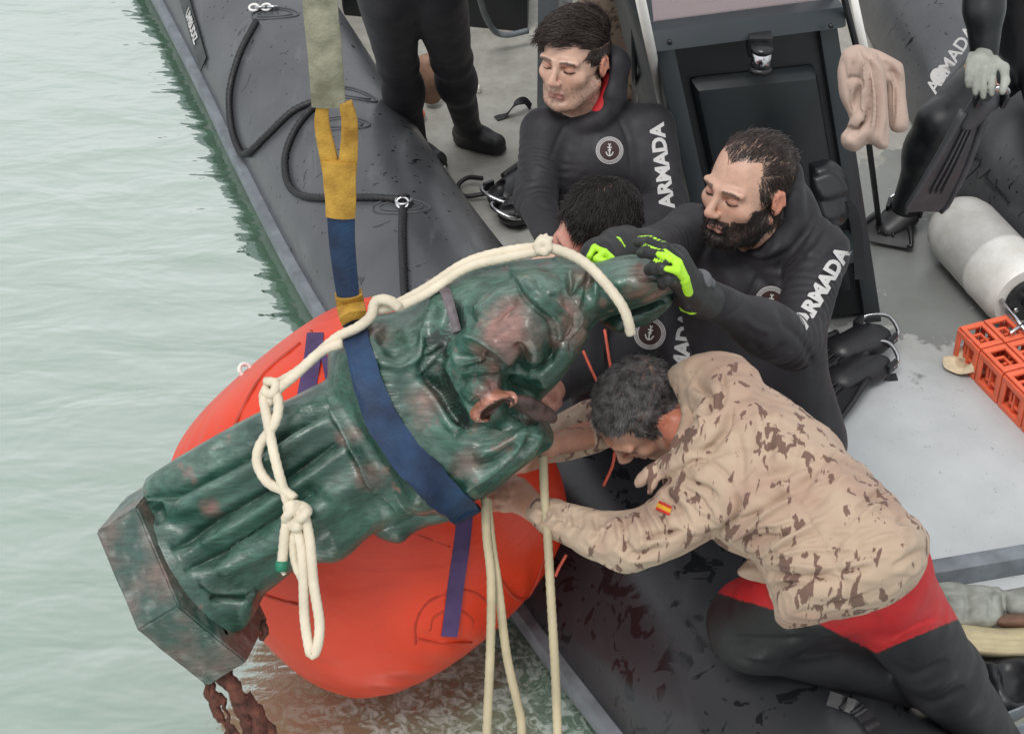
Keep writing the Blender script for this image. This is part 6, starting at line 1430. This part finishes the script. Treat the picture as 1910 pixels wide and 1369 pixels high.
names = ['orange module at the near left corner of the block, beside the crumpled tan paper', 'second orange module of the front row, next to the corner one', 'third orange module of the front row, cut by the picture edge', 'orange module behind the corner one, nearest the white cylinder', 'orange module behind the second one, under the steel rod', 'orange module of the back row at the picture edge']
k = 0
for r_ in range(2):
    for s_ in range(3 + (1 - r_)):
        if k >= 6 and False: break
        o0 = p0 + bdir * (msz + .006) * s_ + adir * (msa + .006) * r_
        module(o0, adir * msa, bdir * msz, np.array([0, 0, .105]), (names[s_] if r_ == 0 and s_ < 3 else names[3 + s_] if r_ == 1 else 'fourth orange module of the front row, mostly beyond the picture edge')); k += 1
rd = [dp(1858, 548, .125), dp(1916, 622, .125)]; rod = tube('steel_rod', rd, .007, M['steel'], None, seg=10); tag(rod, 'thin steel rod with cross bar lying on the orange modules', 'rod'); tube('cross_bar', [dp(1884, 622, .128), dp(1912, 602, .128)], .005, M['steel'], rod, seg=8); tube('rod_knob', [dp(1855, 545, .125), dp(1861, 552, .125)], .012, M['steel'], rod, seg=12)
# crumpled paper
V, F = disc(.001, .055, 28, 10); V = np.array(V); nz = fbm(V, 28, 4, 3); V[:, 2] = .022 + nz * .035; V[:, 0] *= 1.3; V[:, :2] *= (1 + .35 * fbm(V, 18, 9, 2))[:, None]; V = V + dp(1806, 684, .004); o = new_obj('crumpled_paper', V, F, M['paper']); tag(o, 'crumpled tan scrap of paper against the orange modules', 'paper')
# dark gear bag with net on the far tube
def zg(px, py): return depth(px, py, .16)
K = Field(.006); K.pillow([(1828, 222), (1860, 196), (1930, 180), (2000, 300), (1990, 400), (1910, 368), (1860, 338), (1812, 306), (1800, 282), (1806, 250)], 0, .12, .09, k=.02, zref=zg); K.solve(); V, Q, m = K.mesh(); V = smooth_v(V, Q, 2); V = V + vnormals(V, Q) * (fbm(V, 7, 3, 3) * .012)[:, None]
bag = new_obj('gear_bag', V, Q, M['black_rubber']); tag(bag, 'bulging wet black gear bag under a cord net behind the white cylinder', 'bag')
for i in range(-2, 7):
    for s_ in (1, -1):
        pts = [(1780 + i * 30 + s_ * 0 + k * 16 * s_ + 6 * math.sin(k * 2 + i), 200 + k * 22) for k in range(12)]
        pts = [p for p in pts if 1785 < p[0] < 1905 and 215 + (p[0] - 1900) * -.1 < p[1] < 330 + (p[0] - 1780) * .5]
        if len(pts) < 4: continue
        P = K.project(np.array([U(x, y, zg(x, y)) for x, y in spline(pts, 4)]), nrm(U(1850, 320, 1) - C0), .3); tube('net_cord', relax(P, 2), .0035, M['rope_black'], bag, seg=6)
# pouch on the console
K = Field(.004)
def zp(px, py): return 4.75
K.pillow([(1508, 305), (1548, 298), (1580, 330), (1584, 400), (1560, 424), (1528, 420), (1512, 370)], 0, .07, .03, k=.01, zref=zp); K.pillow([(1512, 330), (1552, 318), (1578, 342), (1580, 362), (1530, 375)], .06, .02, .015, k=.004, zref=zp)
K.solve(); V, Q, m = K.mesh(); po = new_obj('pouch', V, Q, M['console_dark'], boat)
ribbon('pouch_strap', spline([U(1578, 378, 4.70), U(1592, 400, 4.74), U(1600, 450, 4.8), (U(1604, 520, 4.9))], 8), Rv, .028, .004, M['black_rubber'], po)
# garment hung on the white pole
def zh(px, py): return 4.12 + (py - 180) * .0004
K = Field(.0042)
K.pillow([(1572, 96), (1590, 86), (1606, 84), (1622, 96), (1628, 130), (1630, 200), (1618, 232), (1600, 240), (1576, 250), (1584, 222), (1566, 180), (1562, 130)], .01, .045, .03, k=.01, zref=zh)
K.pillow([(1612, 88), (1640, 95), (1676, 114), (1686, 128), (1690, 180), (1694, 240), (1662, 244), (1655, 200), (1652, 160), (1630, 150)], -.03, .03, .022, k=.01, zref=zh)
K.pillow([(1604, 96), (1636, 100), (1652, 140), (1656, 200), (1658, 272), (1640, 278), (1620, 268), (1596, 284), (1572, 274), (1570, 250), (1594, 236), (1612, 215), (1606, 160)], .02, .045, .03, k=.008, zref=zh)
K.ell(U(1604, 188, 4.06), np.eye(3), [.014, .03, .035], k=.012, sub=True); K.ell(U(1588, 264, 4.07), np.eye(3), [.014, .03, .010], k=.006, sub=True)
K.solve(); V, Q, m = K.mesh(); V = smooth_v(V, Q, 1); Nn = vnormals(V, Q)
V = V + Nn * (sculpt(V, Nn, [([(1605, 92), (1618, 130), (1622, 180), (1610, 222), (1578, 246)], 's', 3, .020, 16), ([(1575, 150), (1600, 146), (1620, 166)], 'v', 4, -.012), ([(1620, 105), (1634, 150), (1640, 200), (1634, 262)], 'r', 4, -.010), ([(1628, 105), (1646, 150), (1650, 210), (1650, 265)], 'r', 4, .009), ([(1615, 120), (1628, 160), (1630, 220), (1618, 262)], 'r', 4, .009), ([(1656, 130), (1672, 150), (1664, 235)], 'r', 5, -.008), ([(1640, 108), (1668, 122), (1684, 150)], 'r', 4, .007), ([(1572, 110), (1580, 170), (1592, 210)], 'r', 5, -.006), ([(1660, 150), (1658, 200), (1657, 268)], 'v', 4, -.012)]) + sculpt(V, Nn, [([(1612 + a, 92), (1610 + a * 1.6, 150), (1612 + a * 1.7, 210), (1600 + a * 2.0, 268)], 'v', 2.2, -.008) for a in (-14, -3, 8, 17, 24)] + [([(1664, 120), (1670 + a, 170), (1668 + a, 238)], 'v', 2, -.006) for a in (-3, 10)]) + fbm(V, 20, 2, 2) * .0015)[:, None]
o = new_obj('garment', V, Q, basic('dusty pink cloth', (.44, .325, .27), .85, .1, 12, .5, .001, bscale=300)); tag(o, 'dusty pink folded garment hung over the white pole beside the console', 'garment')
# ---- gear pile at the lower right
def zl(px, py): return depth(px, py, .10)
bar_ = MB(); a0, a1 = dp(1735, 1102, .0), dp(1990, 1058, .0); bar_.hexa([a0, a1, a1 + [0, .05, 0], a0 + [0, .05, 0], a0 + [0, 0, .06], a1 + [0, 0, .06], a1 + [0, .05, .06], a0 + [0, .05, .06]]); bar_.build('deck_coaming', M['strake'], boat, bevel=.008)
K = Field(.0055); K.pillow([(1742, 1092), (1775, 1086), (1845, 1094), (1868, 1100), (1872, 1140), (1866, 1168), (1800, 1172), (1755, 1160)], 0, .08, .045, k=.01, zref=zl); K.pillow([(1872, 1102), (1990, 1090), (2000, 1150), (1900, 1152), (1874, 1135)], 0, .07, .04, k=.01, zref=zl)
K.solve(); V, Q, m = K.mesh(); Nn = vnormals(V, Q); V = V + Nn * (fbm(V, 22, 5, 3) * .008 + sculpt(V, Nn, [([(1800, 1090), (1806, 1130), (1800, 1168)], 'v', 5, -.015), ([(1846, 1092), (1850, 1130), (1846, 1168)], 'v', 5, -.012)]))[:, None]
o = new_obj('canvas_bundle', V, Q, M['grey_canvas']); tag(o, 'faded grey green canvas bundle above the beige boot at lower right', 'bundle')
K = Field(.0045); sh = thing('boot', dp(1850, 1200, 0), 'beige boot lying on its side with a ridged rubber sole toward us', 'boot')
K.pillow([(1766, 1166), (1800, 1160), (1860, 1170), (1960, 1166), (1990, 1190), (1985, 1218), (1900, 1228), (1820, 1224), (1772, 1212), (1764, 1190)], 0, .07, .02, k=.006, zref=zl)
K.solve(); V, Q, m = K.mesh(); Nn = vnormals(V, Q); V = V + Nn * sculpt(V, Nn, [([(1766, 1180 + d), (1830, 1186 + d), (1900, 1190 + d), (1985, 1184 + d)], 'v', 1.8, -.006) for d in (0, 11, 20)])[:, None]; new_obj('sole', V, Q, M['beige_sole'], sh)
K = Field(.005); K.pillow([(1850, 1150), (1900, 1140), (1990, 1130), (1995, 1172), (1900, 1172), (1856, 1166)], .01, .07, .04, k=.01, zref=zl); sdf_obj('upper', K, basic('brown suede', (.16, .09, .06), .9, .2, 20, .5, .002), sh)
K = Field(.0055)
K.pillow([(1770, 1232), (1810, 1224), (1850, 1222), (1890, 1215), (1990, 1222), (1995, 1300), (1930, 1330), (1860, 1340), (1815, 1300), (1785, 1265)], 0, .09, .05, k=.01, zref=zl); K.ell(U(1893, 1262, zl(1893, 1262) - .09), np.eye(3), [.045, .07, .04], k=.01, sub=True)
K.solve(); V, Q, m = K.mesh(); Nn = vnormals(V, Q); V = V + Nn * (fbm(V, 14, 15, 3) * .012 + sculpt(V, Nn, [([(1780, 1235), (1830, 1260), (1850, 1310)], 'r', 7, -.02), ([(1810, 1228), (1850, 1250), (1865, 1300)], 'r', 7, .014), ([(1850, 1240), (1860, 1280), (1890, 1310)], 's', 3, .012, 12)]))[:, None]
o = new_obj('wetsuit_boot', V, Q, M['neoprene_smooth']); tag(o, 'black neoprene boot with its opening up, under the beige boot', 'boot')
K = Field(.0055); K.pillow([(1845, 1330), (1900, 1298), (1990, 1300), (2000, 1420), (1900, 1420), (1850, 1360)], -.02, .07, .04, k=.01, zref=zl); K.solve(); V, Q, m = K.mesh(); V = V + vnormals(V, Q) * (fbm(V, 16, 6, 3) * .010)[:, None]; o = new_obj('canvas_bag', V, Q, M['grey_canvas']); tag(o, 'pale grey canvas bag in the lower right corner of the deck', 'bag')
for k_, (x0, y0_, x1, y1) in enumerate(((1850, 1352, 1930, 1316), (1880, 1372, 1930, 1352))):
    P = [U(x0 + (x1 - x0) * q, y0_ + (y1 - y0_) * q, zl(x0 + (x1 - x0) * q, y0_ + (y1 - y0_) * q) - .085 + .03 * abs(q - .5)) for q in np.linspace(0, 1, 8)]; ribbon('bag_strap', P, CV(.4, .9, .3), .03, .006, M['strake'], o)
# cords
cord = thing('hand_line', U(1120, 700, 4.0), 'thin orange red cord stretched from the bowed man down past the tube', 'cord')
for pts in ([(1088, 655, 3.85), (1108, 700, 3.82), (1130, 742, 3.8)], [(1128, 615, 3.85), (1138, 680, 3.82), (1150, 735, 3.8)], [(1147, 842, 3.75), (1142, 870, 3.78), (1126, 905, 3.82)], [(1056, 1035, 3.7), (1042, 1060, 3.72), (1036, 1075, 3.72)]): tube('cord_length', spline([U(*p) for p in pts], 6), .0032, M['rope_red'], cord, seg=8, lay=.02, amp=.2, step=.005)
# small things on the dirty part of the deck
o = tube('timber_offcut', [dp(806, 185, .03), dp(796, 110, .2)], .032, basic('raw timber', (.26, .15, .10), .8, .3, 20, .5, .002), None, seg=8); tag(o, 'short reddish timber offcut standing behind the wetsuit legs', 'timber')
for k_, (x0, y0_, x1, y1, lb) in enumerate(((883, 150, 892, 172, 'white plastic strip beside the standing diver\'s boot'), (790, 178, 812, 155, 'pale splinter of wood leaning at the foot of the timber offcut'), (818, 305, 830, 318, 'small white wrapper lying against the left tube'))):
    o = ribbon('deck_scrap', spline([dp(x0, y0_, .012), dp((x0 + x1) / 2 + 3, (y0_ + y1) / 2, .03), dp(x1, y1, .008)], 6), [.9, -.4, .1], .014, .003, M['white_paint'] if k_ != 1 else M['paper']); tag(o, lb, 'scrap')
o = ring(dp(778, 213, .03), [0.2, -.5, 1], .022, .006, M['rope_red'], None, 'red_ring'); tag(o, 'small red ring at the foot of the standing diver', 'ring')
# ------------------------------------------------------------------ parent offsets
bpy.context.view_layer.update()
for o in bpy.data.objects:
    if o.parent and o.type in ('MESH',) and o.parent.type == 'EMPTY':
        o.matrix_parent_inverse = Matrix.Translation(o.parent.location).inverted()
for me in list(bpy.data.meshes):
    if me.users == 0: bpy.data.meshes.remove(me)
print('verts', sum(len(m.vertices) for m in bpy.data.meshes))
